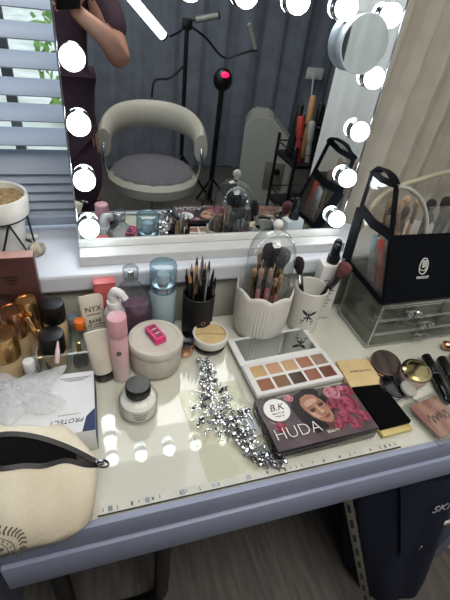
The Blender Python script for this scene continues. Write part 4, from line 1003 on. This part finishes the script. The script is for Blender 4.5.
# sections along x: t from 0 (left, out of frame) to 1 (zip end at the right)
def sec(t):
    x = -.255 + .232 * t; e = max(0, (t - .50) / .50) ** 1.7; e0 = max(0, (.12 - t) / .12) ** 2
    hf = .100 - .044 * e - .04 * e0; hbk = .106 - .050 * e - .05 * e0; s = .004 * math.sin(t * 17) + .003 * math.sin(t * 31 + 1)
    yf0, yf1 = .272 + .020 * max(0, (t - .8) / .2) ** 2, .331 + .008 * e + s * .6; yb1 = .380 - .036 * e
    bul = .010 * (1 - e)
    front = [(yf0 + .006, .0012), (yf0 - .001, .006), (yf0 - bul * .4 + s, hf * .28), (yf0 + (yf1 - yf0) * .30 - bul + s, hf * .55), (yf0 + (yf1 - yf0) * .66 - bul * .6, hf * .82), (yf1 - .003, hf * .97), (yf1 + .001, hf)]
    g_ = lambda c, q=.045: math.exp(-((t - c) / q) ** 2)
    fold = [0, 0, .004 * g_(.70) - .004 * g_(.80), .006 * g_(.76) - .006 * g_(.85) + .002 * math.sin(t * 23), .005 * g_(.83) - .005 * g_(.91) + .002 * math.sin(t * 19 + 1), 0, 0]
    front = [(y + o, z) for (y, z), o in zip(front, fold)]
    w = 1 - max(0, (t - .66) / .34) ** 2
    yr = yb1 + .004 + (.393 + s - yb1) * w; zr = hbk + .004 * w * math.sin(t * 9)
    back = [(yb1, hbk), (yb1 + (yr - yb1) * .5, hbk + .003 * w), (yr, zr - .002), (yr + .008 * w, zr * .80), (yr + .003 * w - .002, .062 * w + zr * .55 * (1 - w)), (.380 + (yb1 - .380) * (1 - w), .050 * w + .02 * (1 - w)), (.382, .006), (.376, .0012)]
    xb = -.255 + .214 * t      # the bottom is shorter than the zip
    def px_(y, z): k = min(1, z / .055); return Vector((xb + (x - xb) * k + .13, y - .33, z))
    return [px_(*p) for p in front], [px_(*p) for p in back]
NS = 34
F, K = zip(*[sec(i / NS) for i in range(NS + 1)])
cv = B(); fv_ = [[cv.verts.new(p) for p in f] for f in F]; kv = [[cv.verts.new(p) for p in k] for k in K]
for G in (fv_, kv):
    for a, b in zip(G, G[1:]):
        for i in range(len(a) - 1): cv.faces.new((a[i], a[i + 1], b[i + 1], b[i]))
for i in range(NS): cv.faces.new((fv_[i][0], fv_[i + 1][0], kv[i + 1][-1], kv[i][-1]))
for i in (0, NS):
    f, k = fv_[i], kv[i][::-1]
    for j in range(len(f) - 1):
        jj = min(j, len(k) - 2); cv.faces.new((f[j], f[j + 1], k[jj + 1], k[jj])) if j < len(k) - 1 else cv.faces.new((f[j], f[j + 1], k[-1]))
obj('canvas_body', cv, 'canvas', cp, angle=80)
li = B(); rows = []
for f, k in list(zip(F, K))[1:-4]:
    a, b = f[-1], k[0]; up_ = lambda p, dy, dz=0: Vector((p.x, p.y + dy, max(.006, p.z + dz)))
    rows.append([li.verts.new(p) for p in (up_(a, .001, -.001), up_(f[4], .005), up_(f[3], .006), Vector((a.x, f[2].y + .012, .012)), Vector((a.x, b.y - .012, .012)), up_(b, -.006, -.03), up_(b, -.001, -.001))])
for a, b in zip(rows, rows[1:]):
    for i in range(6): li.faces.new((a[i], a[i + 1], b[i + 1], b[i]))
obj('lining', li, 'lining', cp, angle=80, label='black lining')
zf = B(); strip(zf, [f[-1] + Vector((0, .001, .0008)) for f in F], .0065, .002, (0, -.5, .9)); obj('zip_tape', zf, 'zip', cp, label='black front zip tape')
zk = B(); strip(zk, [k[0] + Vector((0, -.001, .0008)) for k in K], .0065, .002, (0, -.5, .9)); obj('zip_tape', zk, 'zip', cp, label='black rear zip tape')
e_ = (F[-1][-1] + K[-1][0]) / 2
zp = B(); box(zp, e_ + Vector((.002, 0, .003)), (.012, .009, .006), .002); tube(zp, [e_ + Vector((.006 + .008 * math.cos(a), -.002 + .0055 * math.sin(a), .002 - .004 * math.cos(a))) for a in [2 * PI * i / 20 for i in range(20)]], .0016, 8, True)
obj('zip_pull', zp, 'dark_chrome', cp)
# round stamp printed on the front panel, laid on the canvas surface
def on_front(t, z):
    f, _ = sec(t)
    for a, b in zip(f, f[1:]):
        if a.z <= z <= b.z: 
            k = (z - a.z) / max(1e-6, b.z - a.z); p = a.lerp(b, k); n = (b - a).cross(Vector((1, 0, 0))).normalized()
            n = n if n.y < 0 else -n; return p + n * .0012
    return f[-1]
sp_ = B(); c0t, c0z, rt_ = .49, .026, .026
def stamp(a, r):
    r *= 1.2
    return on_front(c0t + r * math.cos(a) / .232, max(.003, c0z + r * math.sin(a)))
for r_ in (.0165,):
    tube(sp_, [stamp(2 * PI * i / 40, r_) for i in range(40)], .0006, 4, True)
for i in range(34):
    a = 2 * PI * i / 34; tube(sp_, [stamp(a, .0215), stamp(a + .06, .0215 + .003), stamp(a - .03, .0285)], .0011, 4)
for i in range(16):
    a = 2 * PI * i / 16; tube(sp_, [stamp(a, .0125), stamp(a + .05, .0148)], .0007, 4)
tube(sp_, [stamp(2 * PI * i / 24, .0105) for i in range(24)], .0005, 4, True)
tube(sp_, [stamp(-PI / 2, .007), stamp(PI / 2, .002), stamp(PI / 2, .005)], .0011, 4)
for dx in (-.004, 0, .004): tube(sp_, [on_front(c0t + (dx - .002) / .232, c0z + .003), on_front(c0t + (dx + .002) / .232, c0z + .005)], .0018, 5)
obj('printed_stamp', sp_, 'grey_print', cp)

# ------------------------------------------------------------------ under the table
ch = thing('black_stool', 'black stool with rounded loop frame under the left of the table', 'stool', (-.03, .43, FZ))
def loop(x0, x1, y, z0, z1, r, th):
    pts = [(x0, y, z1), (x0, y, z0 + r)] + [(x0 + r - r * math.cos(a), y, z0 + r - r * math.sin(a)) for a in [PI / 2 * k / 6 for k in range(1, 7)]] + [(x1 - r + r * math.sin(a), y, z0 + r - r * math.cos(a)) for a in [PI / 2 * k / 6 for k in range(0, 6)]] + [(x1, y, z0 + r), (x1, y, z1)]
    return tube(B(), pts, th, 10)
obj('loop_frame', loop(-.105, .115, -.03, .024, .40, .06, .019), 'black', ch); obj('loop_frame', loop(-.105, .115, .16, .024, .40, .06, .019), 'black', ch)
obj('seat', box(B(), (.005, .065, .425), (.27, .24, .05), .015, 3), 'black', ch)
obj('side_rail', tube(B(), [(-.105, -.03, .39), (-.105, .16, .39)], .011, 10), 'black', ch); obj('side_rail', tube(B(), [(.115, -.03, .39), (.115, .16, .39)], .011, 10), 'black', ch)

nb_ = thing('navy_sports_bag', 'dark navy fabric bag lettered SKR slumped under the right of the table', 'bag', (.70, .37, FZ))
def sackpt(u, v):
    a = 2 * PI * u; r = 1 + .05 * math.sin(5 * a + 3 * v) + .04 * math.sin(9 * a + 1)
    cx = .06 - .13 * v; rx = .122 + .055 * v - .03 * max(0, v - .85) / .15; cy = -.045 + .05 * v; ry = .105 - .025 * v
    return Vector((cx + rx * r * math.cos(a), cy + ry * r * math.sin(a), .004 + .615 * v))
nbm = B(); G = [[nbm.verts.new(sackpt(i / 48, j / 18)) for i in range(48)] for j in range(19)]
for a, b in zip(G, G[1:]):
    for i in range(48): nbm.faces.new((a[i], a[(i + 1) % 48], b[(i + 1) % 48], b[i]))
nbm.faces.new(G[0]); nbm.faces.new(G[-1])
obj('bag_body', nbm, 'navy_cloth', nb_, angle=80)
def skin_pt(x, v, off=.003):
    best = min((sackpt(k / 400, v) for k in range(200, 400)), key=lambda p: abs(p.x - x)); return best + Vector((0, -off, 0))
fl = B(); row0 = None
for k in range(13):
    v = .98 - .5 * k / 12; xs_ = [-.16 + .10 * k / 12 + (.14 - .06 * k / 12) * m / 6 for m in range(7)]
    row = [fl.verts.new(skin_pt(x, v, .010)) for x in xs_]
    if row0:
        for m in range(6): fl.faces.new((row0[m], row0[m + 1], row[m + 1], row[m]))
    row0 = row
obj('flap', fl, 'navy_cloth', nb_, angle=80)
obj('zip', tube(B(), [skin_pt(-.015 + .004 * k, .97 - .06 * k, .004) for k in range(9)], .004, 8), 'black', nb_)
obj('zip_pull', box(B(), skin_pt(-.01, .52, .008), (.010, .004, .018), .001), 'silver', nb_)
tp_ = skin_pt(-.045, .83, .020)
text('brand_lettering', 'SKR', .034, 'print_grey', nb_, tp_ + Vector((.006, 0, .006)), (math.radians(84), 0, 0), .0004, label='white printed letters')
obj('white_tag', box(B(), skin_pt(.05, .62, .006), (.03, .004, .018), .002), 'card', nb_)
pa_, pb2 = Vector((.425, .345, -.122)), Vector((.640, .222, FZ + .004))
rk = thing('slotted_post', 'pale metal post with dark slots leaning beside the navy bag', 'post', pb2); rk.rotation_mode = 'QUATERNION'; rk.rotation_quaternion = aim(pb2, pa_)
PL = (pa_ - pb2).length
obj('post', box(B(), (0, 0, PL / 2 + .006), (.020, .018, PL - .02), .002), 'steel', rk)
for k in range(9): obj('slot', box(box(B(), (0, 0, .12 + k * .06), (.0212, .007, .030)), (0, 0, .12 + k * .06), (.008, .0194, .030)), 'black', rk, smooth=False)
obj('foot', lathe(B(), [(0, 0), (.020, 0), (.020, .010), (.014, .014), (0, .014)], 24), 'steel', rk)

# ------------------------------------------------------------------ what the mirror shows: the room behind
sc_ = thing('salon_chair', 'cream leather tub salon chair with grey seat seen in the mirror', 'chair', (.36, -.82, FZ - .0), (0, 0, math.radians(8)))
def arc(a0, a1, rx, ry, z, n=26): return [Vector((rx * math.cos(a0 + (a1 - a0) * k / n), ry * math.sin(a0 + (a1 - a0) * k / n), z)) for k in range(n + 1)]
def band(pts_z, th, prof):
    """sweep an upright rounded section along a path of (x, y, z)"""
    b = B(); rings = []
    for i, p in enumerate(pts_z):
        d = (pts_z[min(i + 1, len(pts_z) - 1)] - pts_z[max(i - 1, 0)]); d.z = 0; d.normalize(); nn = Vector((-d.y, d.x, 0))
        rings.append([b.verts.new(p + nn * u * th + Vector((0, 0, v))) for u, v in prof])
    n = len(prof)
    for a, c in zip(rings, rings[1:]):
        for k in range(n): b.faces.new((a[k], a[(k + 1) % n], c[(k + 1) % n], c[k]))
    b.faces.new(rings[0]); b.faces.new(rings[-1]); return b
ov = lambda h, n=14: [(.5 * math.cos(2 * PI * k / n), h / 2 * math.sin(2 * PI * k / n)) for k in range(n)]
ap = arc(math.radians(5), math.radians(-185), .265, .26, 0)
for i, p in enumerate(ap):
    f = abs(i / (len(ap) - 1) - .5) * 2; p.z = .715 - .10 * f ** 2.5
obj('backrest', band(ap, .075, ov(.15)), 'chair_leather', sc_)
obj('seat', lathe(B(), [(0, .37), (.22, .37), (.25, .39), (.255, .44), (.23, .47), (.12, .485), (0, .487)], 44), 'chair_leather', sc_)
obj('seat_cover', lathe(B(), [(0, .485), (.12, .484), (.222, .470), (.232, .474), (.20, .497), (.1, .505), (0, .507)], 44, rad=lambda a, r, z: (r * (1 + .02 * math.sin(17 * a)), z)), 'chair_seat', sc_)
for s in (-1, 1): obj('arm_support', tube(B(), smooth_path([(s * .262, -.0, .64), (s * .272, .03, .56), (s * .26, .02, .46), (s * .235, .0, .40)], 5), .011, 10), 'chrome', sc_)
obj('column', lathe(B(), rounded_cyl(.035, .03, .372, .003), 24), 'chrome', sc_); obj('base', lathe(B(), [(0, 0), (.22, 0), (.225, .01), (.2, .022), (.06, .035), (0, .036)], 44), 'chrome', sc_)

tl = thing('tripod_lamp', 'tripod lamp with bar lights on flexible arms seen in the mirror', 'lamp', (.66, -1.45, FZ))
tz = lambda z: z - FZ
obj('pole', tube(B(), [(0, 0, .12), (0, 0, tz(.42))], .014, 10), 'black', tl); obj('joint', box(B(), (0, 0, tz(.40)), (.06, .05, .06), .01), 'black', tl)
for k in range(3):
    a = k * 2 * PI / 3 + .4; obj('leg', tube(B(), [(0, 0, .35), (.26 * math.cos(a), .26 * math.sin(a), .012)], .010, 8), 'black', tl)
def bar(p, q, r, m, end):
    o = obj('light_bar', tube(B(), [p, q], r, 12), m, tl); e = Vector(q) + (Vector(q) - Vector(p)).normalized() * .012
    obj('end_cap', tube(B(), [q, e], r * 1.1, 12), 'black', o); return o
obj('arm', tube(B(), smooth_path([(0, 0, tz(.40)), (-.05, .03, tz(.36)), (-.12, .09, tz(.335))], 6), .007, 8), 'black', tl)
bar((-.400, .20, tz(.545)), (-.163, .10, tz(.335)), .026, 'lamp_tube', 1)
obj('arm', tube(B(), smooth_path([(0, 0, tz(.40)), (.12, 0, tz(.34)), (.25, 0, tz(.24)), (.36, .02, tz(.27)), (.46, .02, tz(.30))], 6), .007, 8), 'black', tl)
bar((.38, .06, tz(.44)), (.455, .03, tz(.305)), .013, 'grey_plastic', 1)
obj('arm', tube(B(), smooth_path([(0, 0, tz(.40)), (.03, 0, tz(.42)), (.05, 0, tz(.425))], 4), .007, 8), 'black', tl)
bar((.05, 0, tz(.425)), (.19, .0, tz(.46)), .018, 'lamp_off', 1)
obj('arm', tube(B(), smooth_path([(0, 0, tz(.18)), (-.10, .02, tz(.10)), (-.20, .03, tz(.08)), (-.22, .03, tz(-.02))], 6), .007, 8), 'black', tl)

rs = thing('light_stand', 'black stand with round head and red indicator light seen in the mirror', 'stand', (.86, -1.25, FZ))
obj('pole', tube(B(), [(-.02, 0, .08), (0, 0, .86)], .018, 10), 'black', rs)
obj('head', ball(B(), (0, .0, .89), .062, 20, 14, (1, .7, 1.1)), 'black', rs)
obj('indicator', ball(B(), (.0, .040, .925), .016, 12, 8, (1.6, .6, 1)), 'red_glow', rs)
for k in range(3):
    a = k * 2 * PI / 3 + .2; obj('leg', tube(B(), [(-.015, 0, .25), (.20 * math.cos(a), .20 * math.sin(a), .012)], .009, 8), 'black', rs)
gb2 = thing('grey_air_purifier', 'grey free standing appliance with slanted top seen in the mirror', 'appliance', (1.27, -1.30, FZ), (0, 0, math.radians(20)))
pv = [(-.19, 0), (.19, 0), (.19, .50), (-.02, .70), (-.14, .70), (-.19, .64)]
gm_ = B(); a_ = [gm_.verts.new((x, .13, z)) for x, z in pv]; b_ = [gm_.verts.new((x, -.13, z)) for x, z in pv]
gm_.faces.new(a_); gm_.faces.new(b_)
for i in range(len(pv)): gm_.faces.new((a_[i], a_[(i + 1) % len(pv)], b_[(i + 1) % len(pv)], b_[i]))
bmesh.ops.bevel(gm_, geom=list(gm_.edges), offset=.015, segments=2, affect='EDGES')
obj('casing', gm_, 'grey_plastic', gb2); obj('control_panel', box(B(), (.06, .134, .30), (.14, .006, .20), .004), 'steel', gb2); obj('dial', lathe(B(), rounded_cyl(.022, 0, .02, .003), 20, c=(.08, .136, .34), mx=Matrix.Rotation(-PI / 2, 3, 'X')), 'black', gb2)

tt = thing('tool_trolley', 'black trolley of hair tools behind the curtain edge seen in the mirror', 'trolley', (1.13, -.48, FZ))
for z in (.12, .40, .66):
    obj('shelf', box(B(), (0, 0, z), (.26, .26, .02), .006), 'black', tt)
    rr = B(); tube(rr, [(-.125, -.125, z + .06), (.125, -.125, z + .06), (.125, .125, z + .06), (-.125, .125, z + .06)], .005, 6, True); obj('rail', rr, 'black', tt)
for x in (-.12, .12):
    for y in (-.12, .12): obj('leg', tube(B(), [(x, y, 0), (x, y, .76)], .009, 8), 'black', tt)
for k, (x, y, m, h, l) in enumerate(((-.08, .07, 'red_tool', .22, 'red hair tool standing on the black trolley'), (-.03, .08, 'grey_plastic', .2, 'grey hair tool standing beside the red one on the trolley'), (.10, -.09, 'black', .24, 'black hair tool standing at the back right of the trolley'), (-.02, 0, 'wood_brush', .30, 'tall wooden handled brush standing on the trolley'), (.055, -.055, 'black', .26, 'black hair brush at the back of the trolley'), (-.10, .01, 'black', .19, 'short black hair dryer handle at the left edge of the trolley'), (.0, -.10, 'dark_chrome', .21, 'dark metal curling wand at the back edge of the trolley'), (-.09, -.05, 'black', .25, 'black straightener at the back left of the trolley'))):
    t = thing('hair_tool', l, 'hair tool', (1.13 + x, -.48 + y, FZ + .671), (math.radians(5), math.radians(-6 + 2.2 * k), 0), group='hair tools on the black trolley')
    obj('handle', lathe(B(), [(0, 0), (.013, 0), (.015, h * .3), (.012, h * .55), (0, h * .55)], 14), m, t); obj('barrel', lathe(B(), [(0, h * .54), (.017, h * .55), (.018, h * .95), (.012, h), (0, h)], 14), m, t)
hb3 = thing('hand_basket', 'black wire basket hoop on top of the trolley seen in the mirror', 'basket', (1.18, -.44, FZ + .672))
hh = B(); tube(hh, [(.07 * math.cos(a), .05 * math.sin(a), .17) for a in [2 * PI * i / 28 for i in range(28)]], .006, 8, True); obj('rim', hh, 'black', hb3)
hh = B()
for i in range(10):
    a = 2 * PI * i / 10; tube(hh, [(.07 * math.cos(a), .05 * math.sin(a), .17), (.05 * math.cos(a), .035 * math.sin(a), .003)], .0022, 6)
tube(hh, [(.05 * math.cos(a), .035 * math.sin(a), .003) for a in [2 * PI * i / 28 for i in range(28)]], .003, 8, True); obj('wire_side', hh, 'black', hb3)
so = thing('wall_socket', 'white socket with plug and hanging white cable seen in the mirror', 'socket', (1.93, -2.07, .10))
obj('plate', box(B(), (0, .0, 0), (.16, .014, .09), .006), 'white_plastic', so); obj('plug', box(B(), (-.03, .03, -.01), (.05, .05, .05), .008), 'white_plastic', so)
obj('cable', tube(B(), smooth_path([(-.03, .05, -.03), (-.03, .07, -.12), (-.01, .06, -.28), (0, .05, -.5), (.02, .05, -.8)], 6), .008, 8), 'white_plastic', so)

# ------------------------------------------------------------------ the photographer, seen in the mirror
def skin_mesh(nodes, edges, levels=2, root=0):
    """nodes: name -> (co, radius)"""
    names = list(nodes); me = bpy.data.meshes.new('skinned'); me.from_pydata([nodes[n][0] for n in names], [(names.index(a), names.index(b)) for a, b in edges], [])
    o = link('skinned', me); md = o.modifiers.new('s', 'SKIN'); md.use_smooth_shade = True
    for i, n in enumerate(names):
        r = nodes[n][1]; me.skin_vertices[0].data[i].radius = r if isinstance(r, tuple) else (r, r); me.skin_vertices[0].data[i].use_root = (i == root)
    s2 = o.modifiers.new('d', 'SUBSURF'); s2.levels = levels; s2.render_levels = levels
    dg = bpy.context.evaluated_depsgraph_get(); dg.update(); r_ = bpy.data.meshes.new_from_object(o.evaluated_get(dg)); bpy.data.objects.remove(o); bpy.data.meshes.remove(me); return r_
pe = thing('person', 'person in a dark maroon top holding up a phone before the mirror', 'person', (-.13, -.36, FZ))
O = Vector((-.13, -.36, FZ)); L_ = lambda x, y, z: tuple(Vector((x, y, z)) - O)
hand = CAM + RD * .108 - RF * .022 + RX * .006
hx = lambda a, b, c: tuple(hand + RX * a + RD * b + RF * c - O)
body = {'pelvis': (L_(-0.100, -.37, .14), (.105, .085)), 'waist': (L_(-0.100, -.37, .28), (.115, .085)), 'chest': (L_(-0.100, -.365, .44), (.135, .095)), 'collar': (L_(-0.100, -.37, .60), (.075, .06)), 'neck': (L_(-0.100, -.355, .665), .048), 'jaw': (L_(-0.100, -.335, .735), (.055, .062)), 'skull': (L_(-0.100, -.345, .815), (.070, .082)), 'crown': (L_(-0.100, -.35, .872), (.048, .055)),
        'rsh': (L_(0.070, -.365, .585), .058), 'relb': (L_(.150, -.20, .345), .040), 'rfore': (L_(.095, -.125, .43), .035), 'rwr': (tuple(hand + RD * .062 + RX * .030 - RF * .010 - O), .025), 'rpalm': (hx(.010, .014, -.006), (.033, .016)), 
        'lsh': (L_(-0.270, -.365, .585), .058), 'lelb': (L_(-0.315, -.37, .30), .040), 'lwr': (L_(-0.305, -.30, .06), .026), 'lpalm': (L_(-0.300, -.28, -.015), (.018, .034)),
        'rhip': (L_(-0.015, -.37, .08), .088), 'rknee': (L_(-0.015, -.36, -.30), .060), 'rank': (L_(-0.020, -.38, -.665), .036), 'rtoe': (L_(-0.015, -.24, -.72), (.036, .024)), 'lhip': (L_(-0.185, -.37, .08), .088), 'lknee': (L_(-0.185, -.36, -.30), .060), 'lank': (L_(-0.180, -.38, -.665), .036), 'ltoe': (L_(-0.185, -.24, -.72), (.036, .024))}
be = [('pelvis', 'waist'), ('waist', 'chest'), ('chest', 'collar'), ('collar', 'neck'), ('neck', 'jaw'), ('jaw', 'skull'), ('skull', 'crown'), ('chest', 'rsh'), ('rsh', 'relb'), ('relb', 'rfore'), ('rfore', 'rwr'), ('rwr', 'rpalm'), ('chest', 'lsh'), ('lsh', 'lelb'), ('lelb', 'lwr'), ('lwr', 'lpalm'),
      ('pelvis', 'rhip'), ('rhip', 'rknee'), ('rknee', 'rank'), ('rank', 'rtoe'), ('pelvis', 'lhip'), ('lhip', 'lknee'), ('lknee', 'lank'), ('lank', 'ltoe')]
# right hand: fingers wrap across the back of the phone, thumb along its side
for i, (b0, ln) in enumerate(((-.024, .92), (-.006, 1.0), (.012, .95), (.030, .78))):
    body['rf%da' % i] = (hx(.002, b0 * .8, -.020), .0088); body['rf%db' % i] = (hx(-.026 * ln, b0, -.022), .0082); body['rf%dc' % i] = (hx(-.046 * ln, b0 + .002, -.010), .0076); body['rf%dd' % i] = (hx(-.050 * ln, b0 + .003, .012), .0066)
    be += [('rpalm', 'rf%da' % i), ('rf%da' % i, 'rf%db' % i), ('rf%db' % i, 'rf%dc' % i), ('rf%dc' % i, 'rf%dd' % i)]
body['rt1'] = (hx(.046, -.006, .004), .0105); body['rt2'] = (hx(.046, -.034, .016), .0092); body['rt3'] = (hx(.032, -.052, .020), .0078); be += [('rpalm', 'rt1'), ('rt1', 'rt2'), ('rt2', 'rt3')]
for i, (b0, ln) in enumerate(((.024, .92), (.008, 1.0), (-.008, .95), (-.024, .78))):
    p0 = Vector(L_(-0.300, -.275 + b0, -.05)); body['lf%da' % i] = (tuple(p0), .0088); body['lf%db' % i] = (tuple(p0 + Vector((.006, .004, -.032 * ln))), .0080); body['lf%dc' % i] = (tuple(p0 + Vector((.022, .006, -.056 * ln))), .0066)
    be += [('lpalm', 'lf%da' % i), ('lf%da' % i, 'lf%db' % i), ('lf%db' % i, 'lf%dc' % i)]
body['lt1'] = (L_(-0.288, -.238, -.02), .0105); body['lt2'] = (L_(-0.276, -.222, -.055), .0082); be += [('lpalm', 'lt1'), ('lt1', 'lt2')]
bmesh_body = skin_mesh(body, be); bmesh_body.materials.clear(); bmesh_body.materials.append(M['skin'])
tmp = B(); tmp.from_mesh(bmesh_body)
hc_ = Vector(L_(-0.100, -.345, .795))
ball(tmp, hc_, .088, 28, 20, (.82, .98, 1.25)); ball(tmp, hc_ + Vector((0, .083, -.018)), .016, 14, 10, (.75, 1.1, 1.5))
for s in (-1, 1): ball(tmp, hc_ + Vector((s * .074, -.005, -.01)), .022, 12, 10, (.35, .7, 1.2))
tmp.to_mesh(bmesh_body); tmp.free(); bmesh_body.shade_smooth(); link('body', bmesh_body, pe)
fe = B(); fi_ = B()
for s in (-1, 1): ball(fe, hc_ + Vector((s * .030, .074, .004)), .0115, 14, 10, (1.1, .7, .7)); ball(fi_, hc_ + Vector((s * .030, .0795, .004)), .0055, 12, 8, (1, .6, 1))
obj('eyes', fe, 'eye_white', pe); obj('irises', fi_, 'iris', pe)
mo = B(); ball(mo, hc_ + Vector((0, .076, -.056)), .018, 16, 8, (1.2, .45, .42)); obj('lips', mo, 'lip', pe)
ha = B(); lathe(ha, [(0, .118), (.045, .112), (.078, .085), (.092, .04), (.094, -.02), (.092, -.10), (.088, -.17), (.080, -.20)], 36, c=tuple(hc_ + Vector((0, -.012, 0))), rad=lambda a, r, z: (r * (1 + .02 * math.sin(14 * a)) * (1.0 if not (.7 < a < 2.44 and z < .07) else .55), z)); obj('hair', ha, 'hair', pe)
tp = {'pelvis': (body['pelvis'][0], (.160, .125)), 'waist': (body['waist'][0], (.135, .102)), 'chest': (body['chest'][0], (.152, .110)), 'collar': (L_(-0.100, -.37, .615), (.082, .066)), 'rsh': (body['rsh'][0], .068), 'rmid': (L_(.125, -.285, .47), .056), 'rcuff': (L_(.138, -.238, .40), .050), 'lsh': (body['lsh'][0], .068), 'lelb': (body['lelb'][0], .050), 'lcuff': (L_(-0.308, -.315, .12), .038), 'hip': (L_(-.100, -.37, -.02), (.178, .140)), 'hem': (L_(-.100, -.37, -.34), (.178, .145))}
tme = skin_mesh(tp, [('hem', 'hip'), ('hip', 'pelvis'), ('pelvis', 'waist'), ('waist', 'chest'), ('chest', 'collar'), ('chest', 'rsh'), ('rsh', 'rmid'), ('rmid', 'rcuff'), ('chest', 'lsh'), ('lsh', 'lelb'), ('lelb', 'lcuff')], root=0); tme.materials.clear(); tme.materials.append(M['maroon']); link('top', tme, pe)
tr_ = {'pelvis': (L_(-.100, -.37, .10), (.13, .10)), 'rhip': (L_(-.035, -.37, .04), .078), 'rknee': (body['rknee'][0], .066), 'rank': (L_(-.020, -.38, -.66), .052), 'lhip': (L_(-.165, -.37, .04), .078), 'lknee': (body['lknee'][0], .066), 'lank': (L_(-.180, -.38, -.66), .052)}
tme = skin_mesh(tr_, [('pelvis', 'rhip'), ('rhip', 'rknee'), ('rknee', 'rank'), ('pelvis', 'lhip'), ('lhip', 'lknee'), ('lknee', 'lank')]); tme.materials.clear(); tme.materials.append(M['maroon']); link('trousers', tme, pe)
for x in (-.048, -.212):
    s_ = B(); ball(s_, L_(x + .030, -.30, -.712), .05, 20, 14, (.9, 2.3, .76)); obj('shoe', s_, 'black', pe)
ph_ = thing('smartphone', 'black smartphone held up by the person reflected in the mirror', 'phone', CAM + RD * .058 - RF * .0085); ph_.rotation_mode = 'QUATERNION'
ph_.rotation_quaternion = Matrix((RX, -RD, -RF)).transposed().to_quaternion()
obj('phone_body', box(B(), (0, 0, 0), (.074, .155, .008), .0035, 3), 'black', ph_); obj('screen', box(B(), (0, 0, .0042), (.068, .148, .0006)), 'black_gloss', ph_, smooth=False)
obj('camera_lens', lathe(B(), [(.009, -.0062), (.011, -.0058), (.011, -.004), (.0085, -.004)], 24, c=(0, .058, 0)), 'dark_chrome', ph_)

# ------------------------------------------------------------------ render look
SC.view_settings.view_transform = 'Standard'; SC.view_settings.look = 'None'; SC.view_settings.exposure = 0.47
SC.cycles.transparent_max_bounces = 40; SC.cycles.max_bounces = 10; SC.cycles.caustics_reflective = False; SC.cycles.caustics_refractive = False
SC.cycles.sample_clamp_indirect = 6
